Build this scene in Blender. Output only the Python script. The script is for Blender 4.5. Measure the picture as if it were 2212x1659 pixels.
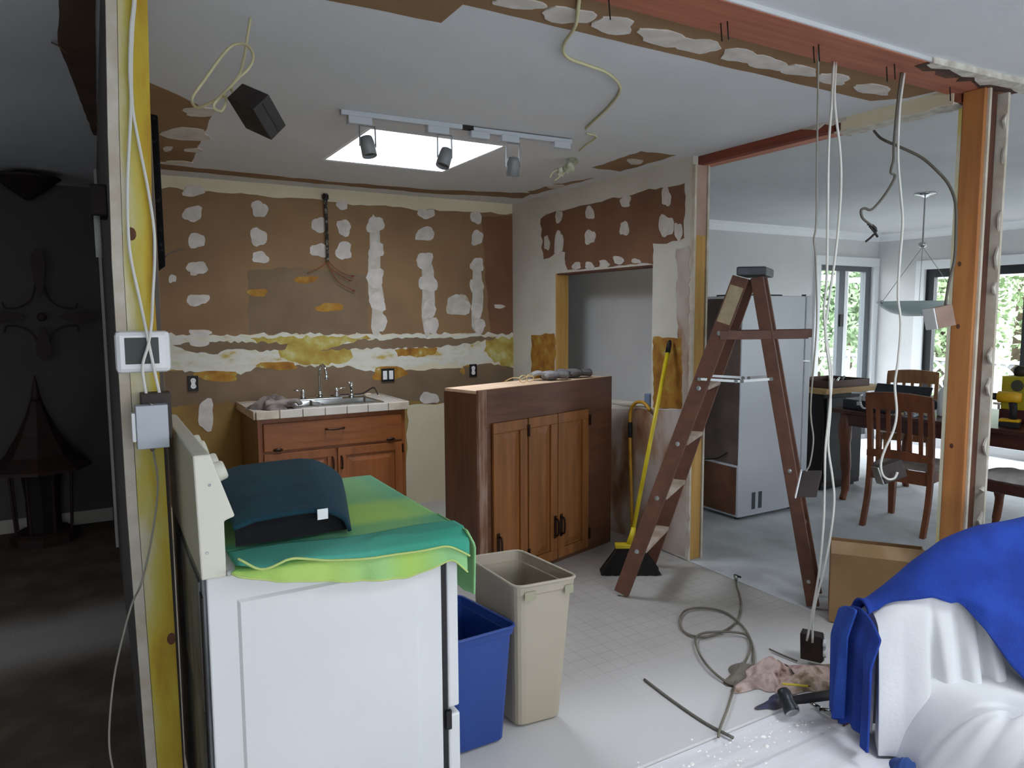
import bpy, math, random
import numpy as np
for o in list(bpy.data.objects):
    bpy.data.objects.remove(o)
SC = bpy.context.scene
COL = SC.collection
rnd = random.Random(7)

# ------------------------------------------------------------ camera, sky, exposure
FPX, PCX, PCY, CAM_H = 1548.6, 1106.0, 829.5, 1.52
YAW, PITCH, ROLL = 0.52630749, -0.09682279, -0.00517811
def basis(yaw, pitch, roll):
    f = np.array([math.sin(yaw)*math.cos(pitch), math.cos(yaw)*math.cos(pitch), math.sin(pitch)])
    r0 = np.array([math.cos(yaw), -math.sin(yaw), 0.0]); u0 = np.cross(r0, f)
    return (math.cos(roll)*r0+math.sin(roll)*u0, -math.sin(roll)*r0+math.cos(roll)*u0, f)
CR, CU, CF = basis(YAW, PITCH, ROLL)
EYE = np.array([0, 0, CAM_H])
cam_data = bpy.data.cameras.new('camera')
cam = bpy.data.objects.new('camera', cam_data); COL.objects.link(cam)
cam_data.sensor_fit = 'HORIZONTAL'; cam_data.sensor_width = 36.0
cam_data.lens = 36.0*FPX/2212.0
cam_data.clip_start = 0.05; cam_data.clip_end = 300
from mathutils import Matrix, Vector
cam.matrix_world = Matrix(((CR[0], CU[0], -CF[0], EYE[0]), (CR[1], CU[1], -CF[1], EYE[1]), (CR[2], CU[2], -CF[2], EYE[2]), (0, 0, 0, 1)))
SC.camera = cam
SC.view_settings.view_transform = 'Standard'
SC.view_settings.look = 'None'
SC.view_settings.gamma = 1.0
SC.view_settings.use_curve_mapping = False
SC.view_settings.exposure = 0.32
SKY = 21.0   # radiance at the zenith; an overcast sky falls to a third of it at the horizon
world = bpy.data.worlds.new('overcast_sky'); SC.world = world; world.use_nodes = True
wn = world.node_tree.nodes['Background']
wn.inputs[0].default_value = (0.88, 0.93, 1.0, 1); wn.inputs[1].default_value = SKY
wt = world.node_tree; wtc = wt.nodes.new('ShaderNodeTexCoord'); wsp = wt.nodes.new('ShaderNodeSeparateXYZ'); wt.links.new(wtc.outputs['Generated'], wsp.inputs[0])
wmx = wt.nodes.new('ShaderNodeMath'); wmx.operation = 'MAXIMUM'; wmx.inputs[1].default_value = 0.0; wt.links.new(wsp.outputs[2], wmx.inputs[0])
wma = wt.nodes.new('ShaderNodeMath'); wma.operation = 'MULTIPLY_ADD'; wma.inputs[1].default_value = SKY*2/3; wma.inputs[2].default_value = SKY/3
wt.links.new(wmx.outputs[0], wma.inputs[0]); wt.links.new(wma.outputs[0], wn.inputs[1])
SC.cycles.max_bounces = 10; SC.cycles.diffuse_bounces = 6; SC.cycles.glossy_bounces = 4
SC.cycles.transparent_max_bounces = 12
SC.cycles.caustics_reflective = False; SC.cycles.caustics_refractive = False
SC.cycles.sample_clamp_indirect = 6.0
def portal(name, loc, rot, sx, sy):
    l = bpy.data.lights.new(name, 'AREA'); l.shape = 'RECTANGLE'; l.size = sx; l.size_y = sy
    l.cycles.is_portal = True
    o = bpy.data.objects.new(name, l); COL.objects.link(o); o.location = loc; o.rotation_euler = rot
    return o
CEIL = 2.44
# where the daylight comes in: skylight, living-room window behind, windows on the right, dining windows
portal('skylight_portal', (1.625, 3.93, CEIL+0.29), (0, 0, 0), 0.80, 0.86)
portal('window_portal', (1.35, -2.74, 1.5), (math.pi/2, 0, 0), 4.6, 0.8)
portal('skylight_portal.001', (2.2, 0.25, CEIL+0.29), (0, 0, 0), 0.85, 0.85)  # unseen living-room skylight, added to brighten the near right floor and sofa
portal('window_portal.004', (-2.64, 3.7, 1.35), (math.pi/2, 0, -math.pi/2), 0.6, 0.9)  # unseen hall window, added to lift the dark hall
portal('window_portal.001', (8.22, -0.7, 1.3), (math.pi/2, 0, math.pi/2), 2.1, 1.7)
portal('window_portal.002', (8.22, 3.7, 1.1), (math.pi/2, 0, math.pi/2), 2.1, 1.9)
portal('window_portal.003', (7.55, 5.44, 1.1), (math.pi/2, 0, math.pi), 1.1, 2.0)

# ------------------------------------------------------------ points from the survey of the photograph
def ray(px, py): return CF + CR*(px-PCX)/FPX + CU*(PCY-py)/FPX
def hit(px, py, ax, v):
    d = ray(px, py); return EYE + d*((v-EYE[ax])/d[ax])
def Zp(px, py, z=0.0): return hit(px, py, 2, z)
def Yp(px, py, y): return hit(px, py, 1, y)
def Xp(px, py, x): return hit(px, py, 0, x)
def Dp(px, py, d): return EYE + ray(px, py)*d
def dep(p): return float((np.array(p)-EYE) @ CF)

# ------------------------------------------------------------ materials
def lin(h):
    h = h.lstrip('#'); v = [int(h[i:i+2], 16)/255 for i in (0, 2, 4)]
    return tuple(x/12.92 if x <= 0.04045 else ((x+0.055)/1.055)**2.4 for x in v)
MATS = {}
def mat(name, c, c2=None, scale=6.0, rough=0.7, metal=0.0, bump=0.0, bscale=40.0, stretch=(1, 1, 1), thr=(0.35, 0.65), alpha=None, sheen=0.0, detail=4.0, coat=0.0):
    m = bpy.data.materials.new(name); m.use_nodes = True; nt = m.node_tree; N = nt.nodes; b = N['Principled BSDF']
    L = nt.links.new
    c = lin(c) if isinstance(c, str) else c
    b.inputs['Base Color'].default_value = (*c, 1); b.inputs['Roughness'].default_value = rough; b.inputs['Metallic'].default_value = metal
    if coat: b.inputs['Coat Weight'].default_value = coat
    if sheen: b.inputs['Sheen Weight'].default_value = sheen
    tc = N.new('ShaderNodeTexCoord'); mp = N.new('ShaderNodeMapping'); mp.inputs['Scale'].default_value = stretch
    L(tc.outputs['Object'], mp.inputs['Vector'])
    if c2 is not None:
        c2 = lin(c2) if isinstance(c2, str) else c2
        n = N.new('ShaderNodeTexNoise'); n.inputs['Scale'].default_value = scale; n.inputs['Detail'].default_value = detail
        L(mp.outputs[0], n.inputs['Vector'])
        r = N.new('ShaderNodeValToRGB'); r.color_ramp.elements[0].position = thr[0]; r.color_ramp.elements[1].position = thr[1]
        r.color_ramp.elements[0].color = (*c, 1); r.color_ramp.elements[1].color = (*c2, 1)
        L(n.outputs[0], r.inputs[0]); L(r.outputs[0], b.inputs['Base Color'])
    if bump:
        n2 = N.new('ShaderNodeTexNoise'); n2.inputs['Scale'].default_value = bscale; n2.inputs['Detail'].default_value = 3
        L(mp.outputs[0], n2.inputs['Vector'])
        bp = N.new('ShaderNodeBump'); bp.inputs['Strength'].default_value = bump; bp.inputs['Distance'].default_value = 0.01
        L(n2.outputs[0], bp.inputs['Height']); L(bp.outputs[0], b.inputs['Normal'])
    MATS[name] = m
    return m
def ramp_mat(name, cols, scale=6.0, rough=0.8, bump=0.0, stretch=(1, 1, 1), detail=6.0, bscale=30.0):
    m = mat(name, cols[0][1], cols[-1][1], scale=scale, rough=rough, bump=bump, stretch=stretch, detail=detail, bscale=bscale)
    r = [n for n in m.node_tree.nodes if n.type == 'VALTORGB'][0].color_ramp
    while len(r.elements) > 2: r.elements.remove(r.elements[-1])
    for i, (p, c) in enumerate(cols):
        e = r.elements[i] if i < 2 else r.elements.new(p)
    for e, (p, c) in zip(sorted(r.elements, key=lambda e: e.position), sorted(cols)): pass
    els = list(r.elements)
    for e, (p, c) in zip(els, cols): e.position = p; e.color = (*lin(c), 1)
    return m
def wood(name, c, c2, scale=3.0, grain=(12, 12, 0.7), rough=0.5, bump=0.15, coat=0.0):
    return mat(name, c, c2, scale=scale, stretch=grain, rough=rough, bump=bump, bscale=scale*2.0, thr=(0.3, 0.7), detail=6.0, coat=coat)
def glass(name, tint=(1, 1, 1), gl=0.06):
    m = bpy.data.materials.new(name); m.use_nodes = True; nt = m.node_tree; N = nt.nodes
    N.remove(N['Principled BSDF']); out = N['Material Output']
    t = N.new('ShaderNodeBsdfTransparent'); t.inputs[0].default_value = (*tint, 1)
    g = N.new('ShaderNodeBsdfGlossy'); g.inputs['Roughness'].default_value = 0.02
    mx = N.new('ShaderNodeMixShader'); mx.inputs[0].default_value = gl
    nt.links.new(t.outputs[0], mx.inputs[1]); nt.links.new(g.outputs[0], mx.inputs[2]); nt.links.new(mx.outputs[0], out.inputs[0])
    return m

# ------------------------------------------------------------ mesh helpers
class MB:
    def __init__(s): s.v = []; s.f = []
    def add(s, vs, fs):
        n = len(s.v); s.v += [tuple(float(c) for c in v) for v in vs]; s.f += [tuple(i+n for i in f) for f in fs]; return s
    def box(s, x0, x1, y0, y1, z0, z1):
        return s.add([(x, y, z) for z in (z0, z1) for y in (y0, y1) for x in (x0, x1)],
                     [(0, 2, 3, 1), (4, 5, 7, 6), (0, 1, 5, 4), (2, 6, 7, 3), (0, 4, 6, 2), (1, 3, 7, 5)])
    def obox(s, o, ax, ay, az):   # corner o, three edge vectors
        o, ax, ay, az = map(np.array, (o, ax, ay, az))
        if np.dot(np.cross(ax, ay), az) < 0: ax, ay = ay, ax
        return s.add([o+i*ax+j*ay+k*az for k in (0, 1) for j in (0, 1) for i in (0, 1)],
                     [(0, 2, 3, 1), (4, 5, 7, 6), (0, 1, 5, 4), (2, 6, 7, 3), (0, 4, 6, 2), (1, 3, 7, 5)])
    def bar(s, a, b, w, t, up=(0, 0, 1)):   # rectangular bar from a to b; w across, t along the 'up' side
        a, b, up = np.array(a, float), np.array(b, float), np.array(up, float)
        d = b-a; d /= np.linalg.norm(d); x = np.cross(d, up); x /= np.linalg.norm(x); y = np.cross(x, d)
        return s.obox(a-x*w/2-y*t/2, x*w, y*t, b-a)
    def tube(s, pts, r, n=8, caps=True):
        pts = [np.array(p, float) for p in pts]; m = len(pts)
        rs = r if hasattr(r, '__len__') else [r]*m
        t0 = pts[1]-pts[0]; t0 /= np.linalg.norm(t0)
        a = np.cross(t0, (0, 0, 1.0)); a = a if np.linalg.norm(a) > 1e-3 else np.cross(t0, (0, 1.0, 0)); a /= np.linalg.norm(a)
        vs = []
        for i, p in enumerate(pts):
            t = pts[min(i+1, m-1)]-pts[max(i-1, 0)]; L = np.linalg.norm(t); t = t/L if L > 1e-9 else t0
            a = a-t*np.dot(a, t); a /= max(np.linalg.norm(a), 1e-9); b = np.cross(t, a)
            vs += [p+rs[i]*(math.cos(2*math.pi*k/n)*a+math.sin(2*math.pi*k/n)*b) for k in range(n)]
        fs = [(i*n+k, i*n+(k+1) % n, (i+1)*n+(k+1) % n, (i+1)*n+k) for i in range(m-1) for k in range(n)]
        if caps: fs += [tuple(range(n-1, -1, -1)), tuple((m-1)*n+k for k in range(n))]
        return s.add(vs, fs)
    def lathe(s, prof, c=(0, 0, 0), n=16, axis=(0, 0, 1)):   # prof: (radius, height)
        az = np.array(axis, float); az /= np.linalg.norm(az)
        ax = np.cross(az, (0, 1.0, 0.0)); ax = ax if np.linalg.norm(ax) > 1e-3 else np.cross(az, (1.0, 0, 0)); ax /= np.linalg.norm(ax); ay = np.cross(az, ax)
        c = np.array(c, float); m = len(prof)
        vs = [c+az*h+r*(math.cos(2*math.pi*k/n)*ax+math.sin(2*math.pi*k/n)*ay) for r, h in prof for k in range(n)]
        fs = [(i*n+k, i*n+(k+1) % n, (i+1)*n+(k+1) % n, (i+1)*n+k) for i in range(m-1) for k in range(n)]
        fs += [tuple(range(n-1, -1, -1)), tuple((m-1)*n+k for k in range(n))]
        return s.add(vs, fs)
    def prism(s, poly, off):      # flat polygon (3-D points) pushed along the vector off
        p = [np.array(q, float) for q in poly]; off = np.array(off, float); n = len(p)
        nrm = sum(np.cross(p[i]-p[0], p[(i+1) % n]-p[0]) for i in range(n))
        if np.dot(nrm, off) > 0: p = p[::-1]
        return s.add(p+[q+off for q in p], [tuple(range(n)), tuple(range(2*n-1, n-1, -1))]+[(i, i+n, (i+1) % n+n, (i+1) % n) for i in range(n)])
    def grid(s, fn, nu, nv, wrap=False):
        vs = [fn(i/nu, j/nv) for j in range(nv+1) for i in range(nu+1)]
        w = nu+1
        return s.add(vs, [(j*w+i, j*w+i+1, (j+1)*w+i+1, (j+1)*w+i) for j in range(nv) for i in range(nu)])
    def ball(s, c, r, n=10, m=6, jit=0.0, seed=0):
        rr = random.Random(seed); r = np.array(r if hasattr(r, '__len__') else (r, r, r), float); c = np.array(c, float)
        vs = [c+(0, 0, -r[2])]
        for j in range(1, m):
            th = math.pi*j/m
            for k in range(n):
                q = 1+rr.uniform(-jit, jit); a = 2*math.pi*k/n
                vs.append(c+q*r*np.array([math.sin(th)*math.cos(a), math.sin(th)*math.sin(a), -math.cos(th)]))
        vs.append(c+(0, 0, r[2])); fs = []
        for k in range(n): fs.append((0, 1+(k+1) % n, 1+k))
        for j in range(m-2):
            for k in range(n): fs.append((1+j*n+k, 1+j*n+(k+1) % n, 1+(j+1)*n+(k+1) % n, 1+(j+1)*n+k))
        t = len(vs)-1
        for k in range(n): fs.append((t, 1+(m-2)*n+k, 1+(m-2)*n+(k+1) % n))
        return s.add(vs, fs)
OFF = {}
def obj(name, mb, m, parent=None, smooth=False, bevel=0.0, sub=0, solid=0.0, label=None, auto=True, origin=None):
    v = np.array(mb.v)
    if parent is not None: off = OFF[parent.name]
    elif origin is not None: off = np.array(origin, float)
    else: off = np.array([(v[:, 0].min()+v[:, 0].max())/2, (v[:, 1].min()+v[:, 1].max())/2, v[:, 2].min()])
    me = bpy.data.meshes.new(name); me.from_pydata([tuple(q) for q in v-off], [], mb.f); me.update()
    o = bpy.data.objects.new(name, me); COL.objects.link(o); me.materials.append(m)
    if smooth:
        for p in me.polygons: p.use_smooth = True
    if parent is not None: o.parent = parent
    else: o.location = off
    OFF[o.name] = off
    if bevel:
        b = o.modifiers.new('bevel', 'BEVEL'); b.width = bevel; b.segments = 2; b.limit_method = 'ANGLE'; b.angle_limit = 0.6
    if sub:
        q = o.modifiers.new('sub', 'SUBSURF'); q.levels = sub; q.render_levels = sub
    if solid:
        q = o.modifiers.new('solid', 'SOLIDIFY'); q.thickness = solid; q.offset = 0
    if label: o['label'] = label
    return o
def tag(o, label, cat, group=None):
    o['label'] = label; o['category'] = cat
    if group: o['group'] = group
    return o
def thing(name, label, cat, base=(0, 0, 0), group=None):
    o = bpy.data.objects.new(name, None); COL.objects.link(o); o.location = [float(c) for c in base]; o.empty_display_size = 0.1
    OFF[o.name] = np.array(base, float); return tag(o, label, cat, group)
def struct(o): o['kind'] = 'structure'; return o
def copy_tree(o, parent=None):
    c = o.copy(); COL.objects.link(c)
    OFF[c.name] = OFF.get(o.name, np.zeros(3))
    if parent is not None: c.parent = parent
    for ch in list(o.children): copy_tree(ch, c)
    return c
def smooth_path(pts, k=6):   # Catmull-Rom
    p = [np.array(q, float) for q in pts]; p = [2*p[0]-p[1]]+p+[2*p[-1]-p[-2]]; out = []
    for i in range(1, len(p)-2):
        for j in range(k):
            t = j/k
            out.append(0.5*((2*p[i])+(-p[i-1]+p[i+1])*t+(2*p[i-1]-5*p[i]+4*p[i+1]-p[i+2])*t*t+(-p[i-1]+3*p[i]-3*p[i+1]+p[i+2])*t**3))
    return out+[p[-2]]
def cable_mb(pts, r, k=6, n=6): return MB().tube(smooth_path(pts, k), r, n)

# ------------------------------------------------------------ palette
kitchen_paint = mat('kitchen_paint', '#dbd2b6', '#d3caac', scale=3, rough=0.75, bump=0.05, bscale=60)
ceiling_paint = mat('ceiling_paint', '#d6d8da', '#cdd0d2', scale=1.5, rough=0.85, bump=0.12, bscale=90)
grey_paint = mat('grey_paint', '#d3d3d2', '#cbcbcb', scale=2, rough=0.8)
hall_paint = mat('hall_paint', '#5f5a57', '#58524f', scale=2, rough=0.85)
living_paint = mat('living_paint', '#c4c6c4', rough=0.8)
trim_white = mat('trim_white', '#e6e8ea', rough=0.45)
paper = mat('brown_paper', '#907352', '#82674a', scale=2.2, rough=0.9, bump=0.08, bscale=25)
paper_grey = mat('brown_paper_grey', '#7f6b54', '#735f4a', scale=3, rough=0.9)
paper_red = mat('brown_paper_red', '#7f5a42', '#704d38', scale=2.5, rough=0.9)
mud = mat('joint_compound', '#d6d0c8', '#c4bdb4', scale=14, rough=0.8)
mud_thin = mat('thin_joint_compound', '#a99b84', '#bdb8a8', scale=18, rough=0.85)
mud_strip = mat('compound_strip', '#b9b1a2', '#cac5ba', scale=16, rough=0.85)
cream_band = ramp_mat('torn_cream_band', [(0.30, '#c6c8a8'), (0.45, '#d4d2c8'), (0.60, '#ccc8b4'), (0.70, '#b59c48')], scale=7, rough=0.85, stretch=(1, 1, 2.2))
yellow_glue = ramp_mat('yellow_glue', [(0.28, '#95702c'), (0.42, '#a48a38'), (0.56, '#b2a250'), (0.70, '#c6c494')], scale=9, rough=0.8)
ochre_glue = ramp_mat('ochre_glue', [(0.3, '#80521c'), (0.5, '#a06f20'), (0.64, '#a98a3a'), (0.74, '#d0ccb4')], scale=12, rough=0.8)
low_wall = ramp_mat('stripped_wall', [(0.3, '#80623a'), (0.5, '#97793f'), (0.7, '#a9976a')], scale=2.5, rough=0.9)
scraped = ramp_mat('scraped_drywall', [(0.36, '#7a5236'), (0.46, '#9c7c62'), (0.54, '#b3a396'), (0.66, '#c2b9b0')], scale=3.2, rough=0.9, stretch=(1, 1.2, 0.6))
plaster_white = mat('torn_plaster', '#d8d4c8', '#b8b0a2', scale=20, rough=0.9, bump=0.5, bscale=60)
red_wood = mat('red_framing_wood', '#ad6a50', '#985a44', scale=3, stretch=(0.6, 14, 14), rough=0.75, bump=0.15)
red_wood_y = mat('red_framing_wood_y', '#8a4532', '#743a2c', scale=3, stretch=(14, 0.6, 14), rough=0.75, bump=0.15)
salmon_wood = mat('salmon_framing_wood', '#c98a72', '#b8735a', scale=3, stretch=(14, 0.6, 14), rough=0.75)
post_wood = mat('orange_post_wood', '#bd8044', '#a4683a', scale=2.2, stretch=(9, 9, 0.7), rough=0.7, bump=0.1)
pale_wood = mat('pale_stud_wood', '#c39a58', '#b0853f', scale=3, stretch=(9, 9, 0.8), rough=0.75)
dark_wood = mat('dark_rough_wood', '#4f2f22', '#6b4632', scale=4, stretch=(6, 6, 1), rough=0.9)
yellow_stud = ramp_mat('yellow_painted_stud', [(0.28, '#b08a1e'), (0.42, '#c2aa30'), (0.54, '#c6ba62'), (0.68, '#d2cdb4')], scale=2.6, rough=0.7, stretch=(5, 5, 1.0), detail=5)
_nt = yellow_stud.node_tree; _ramp = [n for n in _nt.nodes if n.type == 'VALTORGB'][0]; _src = _ramp.inputs[0].links[0].from_socket
_tc = [n for n in _nt.nodes if n.type == 'TEX_COORD'][0]; _sp = _nt.nodes.new('ShaderNodeSeparateXYZ'); _nt.links.new(_tc.outputs['Object'], _sp.inputs[0])
_ma = _nt.nodes.new('ShaderNodeMath'); _ma.operation = 'MULTIPLY_ADD'; _ma.inputs[1].default_value = -3.4; _nt.links.new(_sp.outputs[0], _ma.inputs[0]); _nt.links.new(_src, _ma.inputs[2]); _nt.links.new(_ma.outputs[0], _ramp.inputs[0])
drywall_edge = mat('drywall_edge', '#cfc9ba', '#b9ae9a', scale=12, rough=0.9)
black_metal = mat('black_metal', '#191717', '#26211e', scale=15, rough=0.5, metal=0.3)
white_plastic = mat('white_plastic', '#e4e6e6', rough=0.35)
wire_white = mat('white_cable_jacket', '#d9d8d0', rough=0.5)
wire_yellow = mat('yellowed_cable_jacket', '#c9c39a', rough=0.5)
wire_grey = mat('grey_cable_jacket', '#8f8a80', rough=0.55)
wire_dark = mat('dark_cable_jacket', '#5f5a50', rough=0.6)
copper = mat('copper_wire', '#8a4a28', rough=0.4, metal=0.7)
steel = mat('stainless_steel', '#b8bab8', rough=0.22, metal=1.0)
chrome = mat('chrome', '#d0d2d2', rough=0.08, metal=1.0)
iron = mat('dark_iron', '#2a2422', '#3a302a', scale=10, rough=0.6, metal=0.5)

# lino: printed grid of small squares, worn and dusty
def lino_mat():
    m = mat('lino', '#b2afaa', '#9f9b94', scale=2.0, rough=0.55, thr=(0.3, 0.75)); nt = m.node_tree; N = nt.nodes; L = nt.links.new
    b = N['Principled BSDF']; tc = N['Texture Coordinate']
    br = N.new('ShaderNodeTexBrick'); br.offset = 0.0; br.inputs['Scale'].default_value = 1.0
    br.inputs['Brick Width'].default_value = 0.075; br.inputs['Row Height'].default_value = 0.075; br.inputs['Mortar Size'].default_value = 0.0022
    L(tc.outputs['Object'], br.inputs['Vector'])
    src = b.inputs['Base Color'].links[0].from_socket
    mx = N.new('ShaderNodeMix'); mx.data_type = 'RGBA'; mx.blend_type = 'MULTIPLY'
    n = N.new('ShaderNodeTexNoise'); n.inputs['Scale'].default_value = 3.0; L(tc.outputs['Object'], n.inputs['Vector'])
    mth = N.new('ShaderNodeMath'); mth.operation = 'MULTIPLY'; L(br.outputs['Fac'], mth.inputs[0]); L(n.outputs[0], mth.inputs[1])
    L(mth.outputs[0], mx.inputs[0]); L(src, mx.inputs[6]); mx.inputs[7].default_value = (0.62, 0.60, 0.57, 1)
    L(mx.outputs[2], b.inputs['Base Color']); return m
lino = lino_mat()
sub_floor = ramp_mat('dusty_subfloor', [(0.3, '#d4d2d2'), (0.5, '#dddcdf'), (0.7, '#e4e4e8')], scale=4, rough=0.85, stretch=(0.5, 5, 1))
dining_carpet = ramp_mat('dining_carpet', [(0.25, '#a8abad'), (0.5, '#bcbfc1'), (0.75, '#cdd0d2')], scale=3, rough=0.95, bump=0.2, bscale=150, stretch=(1.2, 1, 1))
def dusty(m, lo, hi, c):  # blends c into the base colour over a band along Y
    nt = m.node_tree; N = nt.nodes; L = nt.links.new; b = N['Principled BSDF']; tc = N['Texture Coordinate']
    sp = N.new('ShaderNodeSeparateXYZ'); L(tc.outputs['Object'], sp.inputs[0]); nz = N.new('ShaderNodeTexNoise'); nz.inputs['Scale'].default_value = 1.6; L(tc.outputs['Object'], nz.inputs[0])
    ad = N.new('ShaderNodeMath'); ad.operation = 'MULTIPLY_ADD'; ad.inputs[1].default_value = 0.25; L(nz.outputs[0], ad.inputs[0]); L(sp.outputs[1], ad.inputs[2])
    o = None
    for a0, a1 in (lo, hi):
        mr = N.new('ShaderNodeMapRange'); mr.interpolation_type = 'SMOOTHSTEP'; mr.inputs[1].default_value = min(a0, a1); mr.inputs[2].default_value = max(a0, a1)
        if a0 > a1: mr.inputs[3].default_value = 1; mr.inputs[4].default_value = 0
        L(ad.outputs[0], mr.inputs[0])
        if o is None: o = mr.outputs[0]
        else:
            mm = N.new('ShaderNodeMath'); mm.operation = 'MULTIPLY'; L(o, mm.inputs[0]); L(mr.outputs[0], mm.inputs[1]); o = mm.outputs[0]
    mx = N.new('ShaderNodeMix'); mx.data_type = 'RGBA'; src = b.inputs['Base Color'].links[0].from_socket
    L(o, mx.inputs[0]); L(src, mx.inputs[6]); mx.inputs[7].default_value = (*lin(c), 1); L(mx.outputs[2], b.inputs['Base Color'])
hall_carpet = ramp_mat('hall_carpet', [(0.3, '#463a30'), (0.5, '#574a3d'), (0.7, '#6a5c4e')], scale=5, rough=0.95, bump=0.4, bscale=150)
dusty(lino, (2.62, 2.05), (1.0, 1.2), '#d0cecc')  # paler towards the strip: sawdust, with the pool of light put into the colour
dusty(hall_carpet, (3.55, 3.98), (4.58, 4.18), '#a39e98')  # paler band across the hall carpet

# ------------------------------------------------------------ setting
def slab(name, x0, x1, y0, y1, z0, z1, m, holes=None, axis=None):
    """a box with one or more rectangular holes; axis is the thin axis of the wall"""
    mb = MB()
    if not holes: mb.box(x0, x1, y0, y1, z0, z1)
    else:
        if axis == 'y': A = (x0, x1); B = (z0, z1)
        elif axis == 'x': A = (y0, y1); B = (z0, z1)
        else: A = (x0, x1); B = (y0, y1)
        ca = sorted({*A, *[h[0] for h in holes], *[h[1] for h in holes]}); cb = sorted({*B, *[h[2] for h in holes], *[h[3] for h in holes]})
        for i in range(len(ca)-1):
            for j in range(len(cb)-1):
                ma, mm = (ca[i]+ca[i+1])/2, (cb[j]+cb[j+1])/2
                if any(h[0] < ma < h[1] and h[2] < mm < h[3] for h in holes): continue
                if axis == 'y': mb.box(ca[i], ca[i+1], y0, y1, cb[j], cb[j+1])
                elif axis == 'x': mb.box(x0, x1, ca[i], ca[i+1], cb[j], cb[j+1])
                else: mb.box(ca[i], ca[i+1], cb[j], cb[j+1], z0, z1)
    return struct(obj(name, mb, m, origin=(0, 0, 0)))
YB, XP, XR, YF, XL = 5.3, 3.09, 8.15, -2.6, -2.5
floor_kitchen = slab('floor_kitchen', 0.12, XP, 1.76, YB, -0.1, 0, lino)
floor_strip = slab('floor_strip', 0.12, XP, 1.567, 1.756, -0.1, -0.010, sub_floor)
slab('floor_joint', 0.12, XP, 1.50, 1.80, -0.14, -0.1005, dark_wood)
floor_dining = slab('floor_dining', XP, XR, YF, YB, -0.1, 0.004, dining_carpet)
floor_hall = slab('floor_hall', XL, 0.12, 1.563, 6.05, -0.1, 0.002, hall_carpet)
floor_living = slab('floor_living', XL, XP, YF, 1.563, -0.1, -0.001, sub_floor)
SKX0, SKX1, SKY0, SKY1 = 1.245, 2.0, 3.53, 4.33
ceiling = slab('ceiling', XL, XR+0.12, YF-0.12, 6.17, CEIL, CEIL+0.26, ceiling_paint, [(SKX0-0.022, SKX1+0.022, SKY0-0.022, SKY1+0.022), (1.8, 2.6, -0.15, 0.65)], 'z')  # second hole belongs to the added living-room skylight
wall_back = slab('wall_back', 0.05, XR+0.12, YB, YB+0.12, 0, CEIL, grey_paint, [(7.08, 8.06, 0.05, 2.06)], 'y')
wall_right = slab('wall_right', XR, XR+0.12, YF, YB, 0, CEIL, grey_paint, [(2.75, 4.72, 0.2, 2.0), (-1.7, 0.3, 0.5, 2.1)], 'x')
wall_front = slab('wall_front', XL, XR+0.12, YF-0.12, YF, 0, CEIL, living_paint, [(-0.9, 3.6, 1.12, 1.88)], 'y')
wall_left = slab('wall_left', XL-0.12, XL, YF, 6.17, 0, CEIL, hall_paint, [(3.45, 3.95, 0.95, 1.75)], 'x')
wall_hall = slab('wall_hall', XL, 0.05, 6.05, 6.17, 0, CEIL, hall_paint)
wall_kitchen_left = slab('wall_kitchen_left', 0.066, 0.165, 2.262, YB, 0, CEIL, hall_paint)
obj('stripped_drywall', MB().box(0.1648, 0.1662, 2.263, YB-0.003, 0.001, CEIL-0.003), mat('kitchen_left_wall', '#8a6a48', '#9c8a6a', scale=2.5, rough=0.9), wall_kitchen_left)
wall_hall_end = slab('wall_hall_end', 0.05, 0.12, YB+0.12, 6.05, 0, CEIL, hall_paint)
slab('wall_alcove', 3.45, 3.51, 3.86, YB, 0, CEIL, grey_paint)
OPY0, OPY1, OPZ0, OPZ1 = 3.53, 4.644, 0.90, 1.83
wall_partition = slab('wall_partition', XP, 3.20, 3.19, YB, 0, CEIL, mat('partition_paint', '#d4d1c6', '#cbc7ba', scale=3, rough=0.75, bump=0.05, bscale=60), [(OPY0, OPY1, OPZ0, OPZ1)], 'x')

def trimbox(name, *b, m=None): return struct(obj(name, MB().box(*b), m or trim_white, bevel=0.003))
trimbox('baseboard_hall', XL, 0.05, 6.035, 6.05, 0.002, 0.10, m=mat('hall_baseboard', '#b9b3aa', rough=0.6))
trimbox('baseboard_back', 3.21, 7.0, YB-0.015, YB, 0.004, 0.11)
trimbox('baseboard_right', XR-0.015, XR, 4.80, YB-0.016, 0.004, 0.11)
def crown(name, a, b, out):
    a, b, out = np.array(a, float), np.array(b, float), np.array(out, float)
    prof = [(0, 0), (0.075, 0), (0.07, -0.012), (0.045, -0.03), (0.02, -0.065), (0.012, -0.085), (0, -0.085)]
    return struct(obj(name, MB().prism([a+out*x+np.array((0, 0, z)) for x, z in prof], b-a), trim_white))
crown('trim_1', (3.2, YB, CEIL), (XR, YB, CEIL), (0, -1, 0))
crown('trim_2', (XR, YF, CEIL), (XR, YB, CEIL), (-1, 0, 0))

# skylight: white shaft and a clear pane
sky_m = mat('skylight_shaft', '#eef0f0', rough=0.7)
sh = MB()
for b in ((SKX0-0.02, SKX0, SKY0-0.02, SKY1+0.02), (SKX1, SKX1+0.02, SKY0-0.02, SKY1+0.02), (SKX0, SKX1, SKY0-0.02, SKY0), (SKX0, SKX1, SKY1, SKY1+0.02)):
    sh.box(*b, CEIL+0.002, CEIL+0.27)
window_3 = struct(obj('window_3', sh, sky_m))
obj('skylight_pane', MB().box(SKX0, SKX1, SKY0, SKY1, CEIL+0.25, CEIL+0.256), glass('skylight_glass', (0.97, 0.98, 1.0), 0.03), window_3)

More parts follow.
